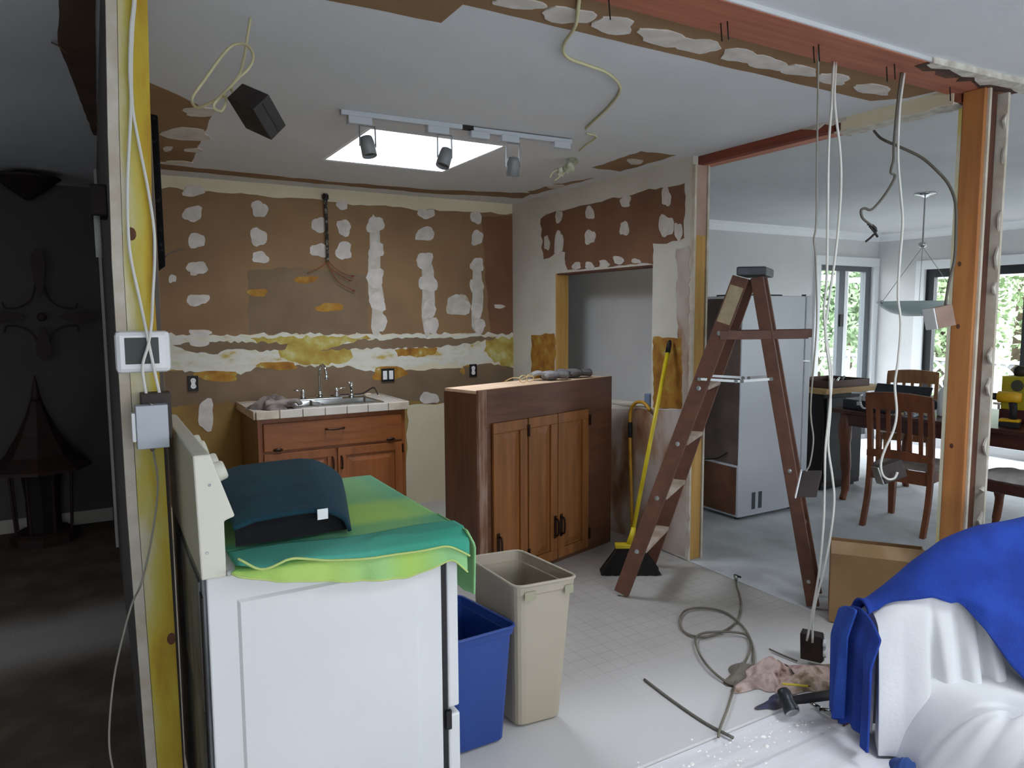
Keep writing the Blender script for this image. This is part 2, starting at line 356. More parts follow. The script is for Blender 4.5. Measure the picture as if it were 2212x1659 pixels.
# patio door in the dining back wall
black_frame = mat('black_window_frame', '#15161a', rough=0.5)
grey_frame = mat('grey_sash', '#5a6064', rough=0.5)
pane_glass = glass('window_glass', (0.96, 0.97, 0.97), 0.05)
win1 = MB()
win1.box(6.99, 7.08, YB-0.03, YB+0.01, 0.004, 2.06).box(8.06, 8.148, YB-0.03, YB+0.01, 0.004, 2.06).box(6.99, 8.148, YB-0.03, YB+0.01, 2.06, 2.16)
window_1 = struct(obj('window_1', win1, trim_white, bevel=0.004))
fr = MB()
for x0, x1 in ((7.08, 7.12), (7.96, 8.06)): fr.box(x0, x1, YB+0.02, YB+0.09, 0.05, 2.06)
fr.box(7.12, 7.96, YB+0.02, YB+0.09, 2.0, 2.06).box(7.12, 7.96, YB+0.02, YB+0.09, 0.05, 0.11)
obj('door_frame', fr, grey_frame, window_1, label='grey frame of the patio door')
obj('meeting_stile', MB().box(7.46, 7.56, YB+0.015, YB+0.06, 0.11, 2.0), grey_frame, window_1)
obj('sash_stile', MB().box(7.56, 7.62, YB+0.01, YB+0.05, 0.11, 2.0), trim_white, window_1, label='white sash edge')
obj('door_latch', MB().box(7.485, 7.53, YB-0.012, YB+0.016, 1.36, 1.50), black_metal, window_1, label='black latch')
obj('pane', MB().box(7.12, 7.46, YB+0.06, YB+0.066, 0.11, 2.0), pane_glass, window_1)
obj('pane', MB().box(7.62, 7.96, YB+0.04, YB+0.046, 0.11, 2.0), pane_glass, window_1)
# black-framed window in the dining right wall
w2 = MB()
w2.box(XR-0.025, XR+0.005, 4.72, 4.82, 0.1, 2.0).box(XR-0.025, XR+0.005, 2.65, 2.75, 0.1, 2.0).box(XR-0.025, XR+0.005, 2.65, 4.82, 2.0, 2.10).box(XR-0.025, XR+0.005, 2.65, 4.82, 0.1, 0.2)
window_2 = struct(obj('window_2', w2, trim_white, bevel=0.004))
f2 = MB()
f2.box(XR+0.02, XR+0.09, 4.63, 4.72, 0.2, 2.0).box(XR+0.02, XR+0.09, 2.75, 2.83, 0.2, 2.0).box(XR+0.02, XR+0.09, 2.83, 4.63, 1.91, 2.0).box(XR+0.02, XR+0.09, 2.83, 4.63, 0.2, 0.28).box(XR+0.02, XR+0.09, 3.66, 3.72, 0.28, 1.91)
obj('window_frame', f2, black_frame, window_2, label='black frame')
obj('pane', MB().box(XR+0.05, XR+0.056, 2.83, 3.66, 0.28, 1.91), pane_glass, window_2)
obj('pane', MB().box(XR+0.05, XR+0.056, 3.72, 4.63, 0.28, 1.91), pane_glass, window_2)
# unseen living-room windows sized to light the scene, plus an added hall window
def unseen_window(name, b, axis):
    mb = MB(); (a0, a1, z0, z1, w0, w1) = b
    n = 3; step = (a1-a0)/n
    rails = [(a0, a1, z0, z0+0.06), (a0, a1, z1-0.06, z1)]+[(a0+i*step-0.03 if i else a0, a0+i*step+0.03 if i < n else a1, z0+0.06, z1-0.06) for i in range(n+1)]
    for r0, r1, q0, q1 in rails:
        if axis == 'y': mb.box(r0, r1, w0, w1, q0, q1)
        else: mb.box(w0, w1, r0, r1, q0, q1)
    return struct(obj(name, mb, trim_white))
unseen_window('window_4', (-0.9, 3.6, 1.12, 1.88, YF-0.09, YF-0.03), 'y')
unseen_window('added_hall_window', (3.45, 3.95, 0.95, 1.75, XL-0.09, XL-0.03), 'x')  # added out of view to brighten the hall
unseen_window('window_5', (-1.7, 0.3, 0.5, 2.1, XR+0.03, XR+0.09), 'x')

# ------------------------------------------------------------ patches of paper, compound and glue on walls and ceiling
PL = {'back': (1, YB, (0, -1, 0)), 'part': (0, XP, (-1, 0, 0)), 'ceil': (2, CEIL, (0, 0, -1))}
def rough_outline(pts, step, jit, rr):
    out = []
    for i in range(len(pts)):
        a, b = np.array(pts[i], float), np.array(pts[(i+1) % len(pts)], float); L = np.linalg.norm(b-a); k = max(1, int(L/step))
        nx = np.array((-(b-a)[1], (b-a)[0]))/max(L, 1e-6)
        for j in range(k):
            q = a+(b-a)*j/k
            out.append(q+nx*rr.uniform(-jit, jit))
    return out
PSEED = [0]
def patch(name, plane, pts, m, th, parent, jit=3.0, step=14, label=None):
    PSEED[0] += 1; rr = random.Random(PSEED[0]); ax, v, nrm = PL[plane]
    o = rough_outline(pts, step, jit, rr) if jit else pts
    poly = [hit(q[0], q[1], ax, v-0.0 if True else v) for q in o]
    return obj(name, MB().prism(poly, np.array(nrm)*th), m, parent, label=label)
def blob(plane, cx_, cy_, rx, ry, m=None, th=0.004, parent=None, name='compound_patch', ang=0.0):
    PSEED[0] += 1; rr = random.Random(PSEED[0]*7+1); n = 18; pts = []
    ph = [rr.uniform(0, 6.28) for _ in range(4)]
    for k in range(n):
        a = 2*math.pi*k/n; q = 1+0.10*math.sin(2*a+ph[0])+0.10*math.sin(3*a+ph[1])+0.07*math.sin(5*a+ph[2])+rr.uniform(-0.05, 0.05)
        # squarish trowel marks
        sq = 1.0/max(abs(math.cos(a)), abs(math.sin(a)))**0.35
        x, y = rx*q*sq*math.cos(a), ry*q*sq*math.sin(a)
        pts.append((cx_+x*math.cos(ang)-y*math.sin(ang), cy_+x*math.sin(ang)+y*math.cos(ang)))
    return patch(name, plane, pts, m or mud, th+0.00012*(PSEED[0] % 16), parent, jit=0)
W = wall_back
# kitchen side of the back wall: cream paint, then bare paper, torn band and compound
obj('cream_paint', MB().box(0.165, XP, YB-0.0012, YB, 0, CEIL), kitchen_paint, W, label='cream painted part of the wall')
patch('stripped_strip', 'back', [(330, 800), (955, 800), (955, 872), (880, 876), (878, 1000), (860, 1080), (330, 1100)], low_wall, 0.0020, W, 3, label='yellow brown stripped lower wall')
patch('brown_paper', 'back', [(330, 404), (400, 410), (520, 419), (640, 428), (745, 440), (900, 452), (1000, 455), (1060, 459), (1128, 463), (1126, 560), (1122, 640), (1124, 722), (330, 724)], paper, 0.0022, W, 3, 16, label='bare brown drywall paper')
patch('brown_paper', 'back', [(536, 584), (640, 578), (792, 592), (796, 722), (534, 722)], paper_grey, 0.0027, W, 3, 12)
patch('brown_paper', 'back', [(1040, 470), (1127, 466), (1122, 640), (1124, 722), (1060, 722), (1048, 600)], paper_red, 0.0026, W, 2, 14)
patch('brown_paper', 'back', [(330, 798), (420, 800), (520, 796), (560, 790), (700, 790), (840, 796), (950, 798), (1124, 800), (1124, 862), (1000, 868), (950, 872), (870, 868), (700, 864), (520, 868), (330, 880)], paper_grey, 0.0027, W, 4, 14)
patch('torn_band', 'back', [(330, 722), (470, 726), (560, 722), (700, 720), (800, 724), (960, 722), (1126, 720), (1124, 792), (1060, 782), (1000, 788), (930, 785), (880, 792), (840, 806), (790, 800), (720, 788), (640, 792), (560, 790), (520, 806), (440, 810), (380, 796), (330, 800)], cream_band, 0.0033, W, 5, 10, label='torn cream and yellow paint band')
patch('yellow_glue', 'back', [(600, 750), (660, 740), (740, 742), (762, 760), (756, 780), (700, 788), (640, 784), (606, 772)], yellow_glue, 0.0038, W, 4, 8)
patch('yellow_glue', 'back', [(1050, 732), (1124, 728), (1124, 796), (1090, 792), (1062, 776), (1046, 758)], yellow_glue, 0.0038, W, 4, 8)
patch('yellow_glue', 'back', [(852, 756), (900, 750), (944, 752), (940, 766), (900, 770), (860, 770)], ochre_glue, 0.0039, W, 3, 8)
patch('yellow_glue', 'back', [(540, 730), (700, 726), (800, 728), (770, 738), (690, 748), (560, 744)], yellow_glue, 0.0037, W, 4, 9)
for pts in ([(690, 757), (740, 745), (780, 734), (900, 731), (1080, 727), (1040, 738), (960, 748), (850, 752), (760, 754)], [(372, 745), (450, 738), (620, 741), (616, 754), (560, 758), (500, 752), (470, 766), (400, 757)], [(1000, 792), (1060, 786), (1124, 798), (1124, 830), (1010, 826)]):
    patch('brown_paper', 'back', pts, paper_grey, 0.0042, W, 3, 8)
for c in ((840, 806, 34, 16), (1022, 802, 26, 14), (470, 812, 44, 12), (712, 664, 30, 9), (660, 604, 26, 7), (556, 632, 20, 9), (600, 790, 40, 9)):
    blob('back', *c, m=ochre_glue, th=0.0036, parent=W, name='glue_spot')
for c in ((418, 412, 24, 12), (416, 462, 21, 16), (424, 520, 20, 15), (426, 578, 22, 13), (426, 648, 25, 12), (432, 720, 22, 9),
          (560, 452, 17, 18), (558, 512, 19, 18), (562, 556, 17, 13), (688, 486, 17, 15), (690, 541, 19, 15), (743, 492, 15, 17), (742, 542, 18, 18), (738, 444, 12, 9),
          (810, 486, 18, 18), (812, 540, 17, 17), (810, 600, 19, 19), (815, 652, 17, 19), (819, 694, 14, 26), (920, 462, 17, 11), (918, 506, 21, 14), (916, 562, 17, 17), (925, 612, 19, 18), (926, 668, 15, 19), (932, 704, 15, 17),
          (1028, 470, 12, 13), (1030, 514, 13, 15), (1030, 572, 13, 16), (1030, 620, 14, 20), (1030, 670, 11, 18), (1036, 704, 12, 15), (1078, 662, 12, 4), (926, 860, 19, 13), (445, 896, 18, 32), (420, 590, 10, 5), (372, 602, 8, 9), (430, 742, 24, 6)):
    blob('back', *c, th=0.0050, parent=W)
for c in ((808, 560, 13, 90), (814, 660, 14, 60), (924, 640, 15, 76), (1030, 640, 11, 76), (990, 660, 25, 21)):
    blob('back', *c, m=mud_strip, th=0.0042, parent=W)
blob('back', 990, 660, 25, 21, m=mud_thin, th=0.0045, parent=W)
patch('wood_block', 'back', [(1128, 432), (1138, 433), (1138, 446), (1128, 445)], dark_wood, 0.006, W, 0)
# partition with the pass-through opening
W = wall_partition
patch('brown_paper', 'part', [(1168, 470), (1240, 446), (1300, 436), (1390, 412), (1480, 396), (1481, 440), (1478, 515), (1440, 526), (1412, 526), (1411, 569), (1226, 583), (1221, 545), (1200, 540), (1186, 560), (1172, 560)], paper_red, 0.0022, W, 3, 12, label='bare brown drywall paper')
for c in ((1275, 460, 10, 13), (1275, 512, 11, 16), (1352, 435, 11, 12), (1350, 494, 9, 16), (1208, 468, 7, 14), (1208, 525, 10, 24), (1182, 525, 6, 16), (1246, 574, 9, 8), (1274, 574, 9, 8), (1306, 570, 11, 8), (1337, 562, 11, 9), (1375, 564, 10, 5), (1440, 425, 10, 20), (1440, 488, 15, 24), (1466, 500, 8, 20)):
    blob('part', *c, th=0.0040, parent=W)
patch('brown_paper', 'part', [(1462, 540), (1490, 530), (1488, 1190), (1462, 1190), (1470, 900), (1464, 720)], scraped, 0.0024, W, 3, 14)
patch('yellow_glue', 'part', [(1412, 727), (1474, 731), (1473, 884), (1440, 882), (1412, 880)], ochre_glue, 0.0030, W, 2, 10, label='ochre glue block')
patch('yellow_glue', 'part', [(1148, 724), (1199, 720), (1199, 850), (1148, 850)], ochre_glue, 0.0030, W, 2, 10)
patch('yellow_glue', 'back', [(1126, 722), (1147, 722), (1147, 850), (1126, 850)], ochre_glue, 0.0032, wall_back, 1, 10)
patch('scraped_drywall', 'part', [(1300, 884), (1412, 884), (1476, 884), (1488, 900), (1484, 1206), (1380, 1166), (1300, 1180)], scraped, 0.0020, W, 2, 14, label='scraped mauve and brown drywall')
jamb = MB().box(XP+0.002, 3.198, OPY1-0.018, OPY1, OPZ0, OPZ1)
obj('jamb_stud', jamb, pale_wood, W, label='ochre stud at the far side of the opening')
obj('opening_head', MB().box(XP+0.002, 3.198, OPY0, OPY1-0.018, OPZ1-0.012, OPZ1), dark_wood, W)
obj('opening_sill', MB().box(XP-0.004, 3.204, OPY0, OPY1-0.018, OPZ0, OPZ0+0.012), drywall_edge, W)
# ceiling: bare strip beside the beam, tape at the back wall, bare pieces left and right
Cg = ceiling
def cpoly(name, pts, m, th, jit=0.012, step=0.08, label=None):
    PSEED[0] += 1; rr = random.Random(PSEED[0]); out = []
    for i in range(len(pts)):
        a, b = np.array(pts[i], float), np.array(pts[(i+1) % len(pts)], float); Ls = np.linalg.norm(b-a); k = max(1, int(Ls/step))
        nx = np.array((-(b-a)[1], (b-a)[0]))/max(Ls, 1e-6)
        for j in range(k):
            q = a+(b-a)*j/k+(nx*rr.uniform(-jit, jit) if j else 0); out.append((q[0], q[1], CEIL))
    return obj(name, MB().prism(out, (0, 0, -th)), m, Cg, label=label)
paper_c = mat('ceiling_brown_paper', '#8f7150', '#806242', scale=3, rough=0.9)
cpoly('brown_paper', [(0.3, 1.75), (3.10, 1.75), (3.08, 1.90), (2.98, 2.005), (1.0, 2.0), (1.0, 2.155), (0.3, 2.18)], paper_c, 0.0020, 0.003, label='bare brown strip along the beam')
cpoly('brown_paper', [(0.20, 3.2), (0.52, 3.57), (0.56, 4.80), (0.20, 4.9)], paper_c, 0.0020, 0.004, label='bare brown piece at the left')
for c in ((432, 240, 38, 9), (400, 288, 52, 13), (418, 323, 20, 4), (362, 320, 10, 5), (385, 350, 28, 4)): blob('ceil', *c, th=0.004, parent=Cg)
cpoly('brown_paper', [(0.2, 4.90), (1.2, 5.0), (2.2, 4.98), (2.95, 4.75), (3.0, 4.98), (2.2, 5.12), (1.0, 5.12), (0.2, 5.06)], paper_c, 0.0020, 0.02, label='bare brown line near the back wall')
for pts in ([(1280, 362), (1385, 327), (1460, 335), (1340, 370)], [(1140, 414), (1200, 398), (1284, 384), (1240, 396), (1150, 420)]):
    patch('brown_paper', 'ceil', pts, paper_c, 0.0022, Cg, 1, 12)
blob('ceil', 1372, 348, 16, 6, th=0.004, parent=Cg); blob('ceil', 1200, 402, 18, 4, th=0.004, parent=Cg)
for c in ((1228, 30, 55, 17), (1325, 52, 46, 17), (1430, 78, 52, 16), (1505, 96, 46, 16), (1600, 118, 44, 13), (1656, 134, 46, 14), (1725, 150, 42, 10), (1800, 168, 34, 11), (1885, 190, 36, 11), (1120, 4, 60, 10)):
    blob('ceil', *c, th=0.005, parent=Cg, ang=0.12)
cpoly('stripped_strip', [(-0.054, 2.93), (-0.03, 2.4), (-0.02, 1.8), (0.05, 1.8), (0.064, 4.3), (0.05, 4.3)], mat('hall_bare_strip', '#5b4532', '#4a3626', scale=4, rough=0.95), 0.004, 0.002, label='bare brown strip of the hall ceiling')

# ------------------------------------------------------------ framing left from the removed walls
beam = thing('ceiling_beam', 'long reddish timber beam running across the ceiling, torn plaster edge', 'beam', (1.8, 1.66, CEIL-0.02))
obj('timber', MB().box(0.3, 3.36, 1.575, 1.755, CEIL-0.018, CEIL+0.02), red_wood, beam)
rr = random.Random(5); te = [(x, 1.577+rr.uniform(0.0, 0.007)+(0.035 if 1.90 < x < 2.02 else 0)) for x in np.arange(0.3, 2.7, 0.045)]
obj('torn_plaster', MB().prism([(x, y, CEIL-0.014) for x, y in te]+[(2.7, 1.568, CEIL-0.014), (0.3, 1.568, CEIL-0.014)], (0, 0, 0.016)), ceiling_paint, beam)
te = [(x, 1.590+rr.choice((-0.016, -0.008, 0.0, 0.006, 0.022))+rr.uniform(-0.006, 0.006)) for x in (2.68, 2.73, 2.80, 2.84, 2.93, 2.98, 3.02, 3.10, 3.13, 3.2, 3.26, 3.3, 3.38)]
obj('torn_plaster', MB().prism([(x, y, CEIL-0.022) for x, y in te]+[(3.44, 1.50, CEIL-0.022), (3.1, 1.535, CEIL-0.022), (2.68, 1.56, CEIL-0.022)], (0, 0, 0.024)), plaster_white, beam)
te2 = [(x, 1.625+rr.uniform(-0.02, 0.02)) for x in np.arange(2.66, 3.36, 0.04)]
obj('dark_gap', MB().prism([(x, y, CEIL-0.020) for x, y in te2]+[(3.36, 1.575, CEIL-0.020), (2.66, 1.575, CEIL-0.020)], (0, 0, 0.004)), mat('dark_gap', '#33241d', '#5a3a2c', scale=20, rough=0.95), beam)
for px, py in ((1315, 12), (1557, 62), (1571, 58), (1757, 112), (1768, 108), (1915, 156), (1932, 150), (2052, 200)):
    p = Zp(px, py-12, CEIL-0.018); obj('nail', MB().tube([p, p+np.array((0.004, -0.003, -0.055))], 0.0022, 6), black_metal, beam)
header = thing('opening_header', 'dark red timber header above the opening to the dining room', 'beam', (3.2, 2.5, 2.38))
obj('timber', MB().box(3.13, 3.165, 2.30, 3.20, 2.392, CEIL+0.01), red_wood_y, header)
obj('timber', MB().box(3.165, 3.235, 1.72, 3.20, 2.388, CEIL+0.01), salmon_wood, header)
rr = random.Random(9)
lo = [(3.122, y, 2.395+rr.uniform(-0.012, 0.012)+(0.03 if y > 2.1 else 0)) for y in np.arange(2.22, 2.50, 0.04)]
obj('torn_plaster', MB().prism(lo+[(3.122, 2.49, CEIL+0.005), (3.122, 2.22, CEIL+0.005)], (0.0075, 0, 0)), plaster_white, header)
lo = [(3.124, y, 2.380+rr.uniform(-0.008, 0.008)) for y in np.arange(1.73, 2.26, 0.04)]
obj('torn_plaster', MB().prism(lo+[(3.124, 2.25, CEIL+0.005), (3.124, 1.73, CEIL+0.005)], (0.0058, 0, 0)), kitchen_paint, header)
lo = [(3.245+rr.uniform(-0.02, 0.02), y, 2.3865) for y in np.arange(1.73, 2.30, 0.04)]
obj('torn_plaster', MB().prism(lo+[(3.13, 2.29, 2.3865), (3.13, 1.73, 2.3865)], (0, 0, -0.006)), plaster_white, header)
lerp0 = lambda x, tab: float(np.interp(x, [a for a, b in tab], [b for a, b in tab]))
# orange post at the right
post = thing('wall_post', 'orange brown timber post with torn plaster edge at the right', 'post', (3.2, 1.65, 0))
obj('stud', MB().box(3.15, 3.172, 1.62, 1.706, 0.005, CEIL-0.019), post_wood, post, bevel=0.003)
obj('stud', MB().box(3.152, 3.172, 1.7065, 1.722, 0.005, 2.36), yellow_stud, post)
obj('stud', MB().box(3.1725, 3.188, 1.612, 1.70, 0.005, CEIL-0.02), drywall_edge, post, label='pale edge strip')
obj('stud', MB().box(3.1885, 3.262, 1.628, 1.715, 0.005, CEIL-0.019), dark_wood, post, label='dark rough backing stud')
obj('drywall_sheet', MB().box(3.268, 3.284, 1.590, 1.715, 0.005, CEIL-0.03), drywall_edge, post, label='white straight drywall edge')
rr = random.Random(3)
for k in range(12):
    z = 2.30-0.19*k+rr.uniform(-0.07, 0.07); h_ = rr.uniform(0.02, 0.10); w_ = rr.uniform(0.006, 0.034)
    obj('torn_drywall', MB().prism([(3.2675, 1.600, z), (3.2675-w_*0.5, 1.600, z+h_*0.2), (3.2675-w_, 1.600, z+h_*0.55), (3.2675-w_*0.4, 1.600, z+h_*0.8), (3.2675, 1.600, z+h_)], (0, -0.008, 0)), plaster_white, post)
for z, s in ((1.46, 1), (1.72, 1.4), (0.95, 1)): obj('knot', MB().ball((3.1495, 1.655+0.02*s, z), (0.0012, 0.008, 0.011), 8, 5), dark_wood, post)
# end of the partition: stud between two sheets of drywall
pe = thing('partition_stud', 'yellowish stud between drywall sheets at the end of the partition', 'post', (3.145, 3.18, 0))
obj('drywall_sheet', MB().box(3.085, 3.10, 3.165, 3.19, 0.004, 2.388), drywall_edge, pe)
obj('stud', MB().box(3.102, 3.186, 3.172, 3.19, 0.006, 1.98), pale_wood, pe)
obj('stud', MB().box(3.102, 3.186, 3.172, 3.19, 1.98, 2.388), mat('pinkish_stud', '#b59a8c', '#a58878', scale=5, rough=0.85), pe, label='paler upper end')
obj('drywall_sheet', MB().box(3.19, 3.204, 3.165, 3.19, 0.004, 2.388), drywall_edge, pe)
# yellow stud close on the left
lv = [(0.0, 0.068, 0.158), (0.227, 0.064, 0.157), (0.992, 0.052, 0.152), (1.67, 0.0507, 0.148), (2.007, 0.0587, 0.160), (2.333, 0.0707, 0.168), (CEIL-0.001, 0.073, 0.170)]
ps = thing('wall_stud', 'tall yellow stained wall stud standing nearest at the left', 'post', (0.11, 2.22, 0))
def lofted(x0f, x1f, y0, y1):
    mb = MB(); vs = []; fs = []
    for z, a, b in lv:
        x0, x1 = x0f(a, b), x1f(a, b); vs += [(x0, y0, z), (x1, y0, z), (x1, y1, z), (x0, y1, z)]
    for i in range(len(lv)-1):
        for k in range(4): fs.append((4*i+k, 4*i+(k+1) % 4, 4*i+4+(k+1) % 4, 4*i+4+k))
    n = 4*(len(lv)-1); fs += [(3, 2, 1, 0), (n, n+1, n+2, n+3)]
    return mb.add(vs, fs)
obj('stud', lofted(lambda a, b: a+0.027, lambda a, b: b, 2.20, 2.238), yellow_stud, ps)
obj('drywall_sheet', lofted(lambda a, b: a, lambda a, b: a+0.0255, 2.192, 2.25), drywall_edge, ps)
obj('backing_stud', MB().box(0.085, 0.150, 2.239, 2.261, 0.0, CEIL-0.001), pale_wood, ps)
for z in (1.74, 0.60): obj('knot', MB().ball((0.100 if z > 1 else 0.145, 2.1995, z), (0.012, 0.0012, 0.018), 8, 5), dark_wood, ps)

# ------------------------------------------------------------ kitchen range
enamel = mat('white_enamel', '#d8d9d8', '#d0d2d1', scale=1.5, rough=0.35)
enamel_cream = mat('cream_enamel', '#d6d4c2', rough=0.35)
black_gap = mat('black_gasket', '#0c0c0d', rough=0.6)
galv = mat('galvanised_back', '#8e9092', '#5c5e60', scale=5, rough=0.45, metal=0.6, stretch=(1, 3, 1))
rng = thing('kitchen_range', 'white freestanding kitchen range under the green towel', 'stove', (0.52, 2.16, 0))
obj('body', MB().box(0.196, 0.798, 1.770, 2.55, 0.06, 0.905), enamel, rng, bevel=0.004)
obj('side_panel', MB().add([(0.262, 1.770, 0.10), (0.728, 1.770, 0.10), (0.728, 1.770, 0.842), (0.262, 1.770, 0.842), (0.269, 1.764, 0.107), (0.721, 1.764, 0.107), (0.721, 1.764, 0.835), (0.269, 1.764, 0.835)],
    [(4, 5, 6, 7), (0, 1, 5, 4), (1, 2, 6, 5), (2, 3, 7, 6), (3, 0, 4, 7)]), enamel, rng)
obj('cooktop', MB().box(0.242, 0.852, 1.766, 2.552, 0.9055, 0.918), enamel, rng, bevel=0.003)
obj('gasket', MB().box(0.7985, 0.815, 1.776, 2.546, 0.08, 0.903), black_gap, rng)
dr = obj('oven_door', MB().box(0.8155, 0.85, 1.772, 2.548, 0.405, 0.903), enamel, rng, bevel=0.006, label='white oven door seen edge on')
obj('handle', MB().tube([(0.885, 1.84, 0.84), (0.885, 2.48, 0.84)], 0.011, 10).box(0.85, 0.885, 1.86, 1.88, 0.83, 0.85).box(0.85, 0.885, 2.44, 2.46, 0.83, 0.85), enamel, dr)
obj('drawer', MB().box(0.8155, 0.852, 1.772, 2.548, 0.09, 0.385), enamel, rng, bevel=0.006)
obj('drawer_catch', MB().box(0.806, 0.822, 1.765, 1.776, 0.345, 0.40), black_gap, rng)
prof = [(0.186, 0.9185), (0.180, 1.202), (0.217, 1.202), (0.266, 1.048), (0.2405, 1.040), (0.2405, 0.9185)]
prof = [(0.186, 0.906), (0.180, 1.202), (0.217, 1.202), (0.266, 1.048), (0.2415, 1.040), (0.2415, 0.906)]
obj('backguard', MB().prism([(x, 1.782, z) for x, z in prof], (0, 0.752, 0)), enamel_cream, rng, bevel=0.004)
obj('end_cap', MB().prism([(x-0.001, 1.762, z) for x, z in prof], (0, 0.0195, 0)), enamel_cream, rng, bevel=0.004, label='cream end cap of the backguard')
obj('end_cap', MB().prism([(x-0.001, 2.5345, z) for x, z in prof], (0, 0.0195, 0)), enamel_cream, rng, bevel=0.004)
nx = np.array((0.953, 0, 0.303))
for y in (1.93, 2.05, 2.28, 2.40):
    obj('knob', MB().lathe([(0.030, 0), (0.031, 0.004), (0.026, 0.006), (0.024, 0.026), (0.020, 0.030)], np.array((0.243, y, 1.122)), 18, nx), enamel_cream, rng, smooth=True)
obj('back_panel', MB().box(0.189, 0.1955, 1.79, 2.53, 0.05, 0.90), galv, rng)
obj('back_cover', MB().box(0.1845, 0.1885, 1.83, 2.40, 0.55, 0.88), galv, rng)
obj('rear_channel', MB().box(0.1855, 0.1885, 1.775, 1.82, 0.20, 0.86), black_gap, rng)
obj('rear_channel', MB().box(0.1855, 0.1885, 1.84, 1.88, 0.10, 0.54), galv, rng)
for x in (0.23, 0.77):
    for y in (1.81, 2.50): obj('foot', MB().lathe([(0.016, 0), (0.016, 0.01), (0.009, 0.012), (0.009, 0.062)], (x, y, 0.0), 10), black_metal, rng)
for x, z in ((0.212, 1.13), (0.20, 0.97)): obj('screw', MB().lathe([(0.004, 0), (0.003, 0.0015)], (x, 1.762, z), 8, (0, -1, 0)), steel, rng)

# ------------------------------------------------------------ towels on the range
def plaid(name, xs, ys, mixf=0.5):
    m = mat(name, '#3f8f70', rough=0.95, bump=0.35, bscale=350); nt = m.node_tree; N = nt.nodes; L = nt.links.new
    tc = N['Texture Coordinate']; sp = N.new('ShaderNodeSeparateXYZ'); L(tc.outputs['Object'], sp.inputs[0])
    outs = []
    for k, (lo, hi, cols) in ((0, xs), (1, ys)):
        mr = N.new('ShaderNodeMapRange'); mr.inputs[1].default_value = lo; mr.inputs[2].default_value = hi; L(sp.outputs[k], mr.inputs[0])
        r = N.new('ShaderNodeValToRGB'); cr = r.color_ramp; cr.interpolation = 'EASE'
        for i, (p, c) in enumerate(cols):
            e = cr.elements[i] if i < 2 else cr.elements.new(p)
            e.position = p; e.color = (*lin(c), 1)
        L(mr.outputs[0], r.inputs[0]); outs.append(r.outputs[0])
    mx = N.new('ShaderNodeMix'); mx.data_type = 'RGBA'; mx.inputs[0].default_value = mixf
    L(outs[0], mx.inputs[6]); L(outs[1], mx.inputs[7]); L(mx.outputs[2], N['Principled BSDF'].inputs['Base Color']); return m
tw_m = plaid('plaid_towel', (-0.3, 0.4, [(0.0, '#5aa884'), (0.25, '#4a9a80'), (0.40, '#78b070'), (0.55, '#9cc25c'), (0.7, '#96be60'), (0.85, '#6cb07c'), (1.0, '#a4cc66')]),
             (-0.42, 0.40, [(0.0, '#a8cf52'), (0.05, '#9fc94c'), (0.12, '#5fb08a'), (0.22, '#4a9c78'), (0.30, '#a0c860'), (0.46, '#98c05a'), (0.58, '#5c9c7c'), (0.8, '#74b088'), (1.0, '#7cb494')]), 0.55)
tw_lo = plaid('plaid_towel_hem', (-0.3, 0.4, [(0.0, '#a3c46c'), (0.3, '#b0cc78'), (0.5, '#8cbc8c'), (0.62, '#a4c468'), (0.8, '#78b494'), (1.0, '#5aac94')]),
              (-0.42, 0.40, [(0.0, '#b0d85a'), (1.0, '#b0d85a')]), 0.35)
teal_m = plaid('teal_band_towel', (-0.3, 0.4, [(0.0, '#4a9c8a'), (0.35, '#5aac98'), (0.6, '#479c80'), (0.8, '#3c9c80'), (1.0, '#55ac8a')]),
               (-0.42, 0.40, [(0.0, '#2f9480'), (1.0, '#2f9480')]), 0.3)
hem_m = mat('towel_hem_thread', '#b7c878', rough=0.9)
TB = (0.56, 2.15, 0.919)
tw = thing('plaid_towel', 'green and teal plaid towel spread over the range top', 'towel', TB)
def lerp(x, tab):
    return float(np.interp(x, [a for a, b in tab], [b for a, b in tab]))
def slerp(x, tab, w=0.016):
    return sum(lerp(x+w*k, tab) for k in (-1, -0.5, 0, 0.5, 1))/5
HEM = [(0.24, 0.942), (0.27, 0.914), (0.355, 0.884), (0.526, 0.849), (0.69, 0.824), (0.758, 0.838), (0.82, 0.852), (0.87, 0.80)]
def lower(u, v):
    x = 0.262+0.60*u
    if v < 0.6: return (x, 2.54-(2.54-1.775)*(v/0.6), 0.9215+0.002*math.sin(9*u+5*v)+0.0015)
    t = (v-0.6)/0.4; hz = lerp(x, HEM)
    wv = 0.016*math.sin(u*17+0.6)*t*(1-0.7*u)+0.006*math.sin(u*31)*t
    return (x-0.015*t*(1-u), 1.775-0.026*min(1, 3*t)-0.5*abs(wv)*1.0-0.004*t+min(wv, 0)*0.3, 0.924+(hz-0.924)*t**1.15)
obj('cloth', MB().grid(lower, 60, 40), tw_m, tw, smooth=True, solid=0.005)
def lowhem(u, v):
    p = np.array(lower(u, 0.68+0.32*v)); p[1] -= 0.0058; return p
obj('hanging_edge', MB().grid(lowhem, 60, 10), tw_lo, tw, smooth=True, label='yellow green hanging edge')
UP = [(0.25, 0.965), (0.27, 0.95), (0.31, 0.918), (0.345, 0.925), (0.38, 0.936), (0.469, 0.912), (0.589, 0.899), (0.718, 0.893), (0.80, 0.896), (0.845, 0.87), (0.88, 0.845)]
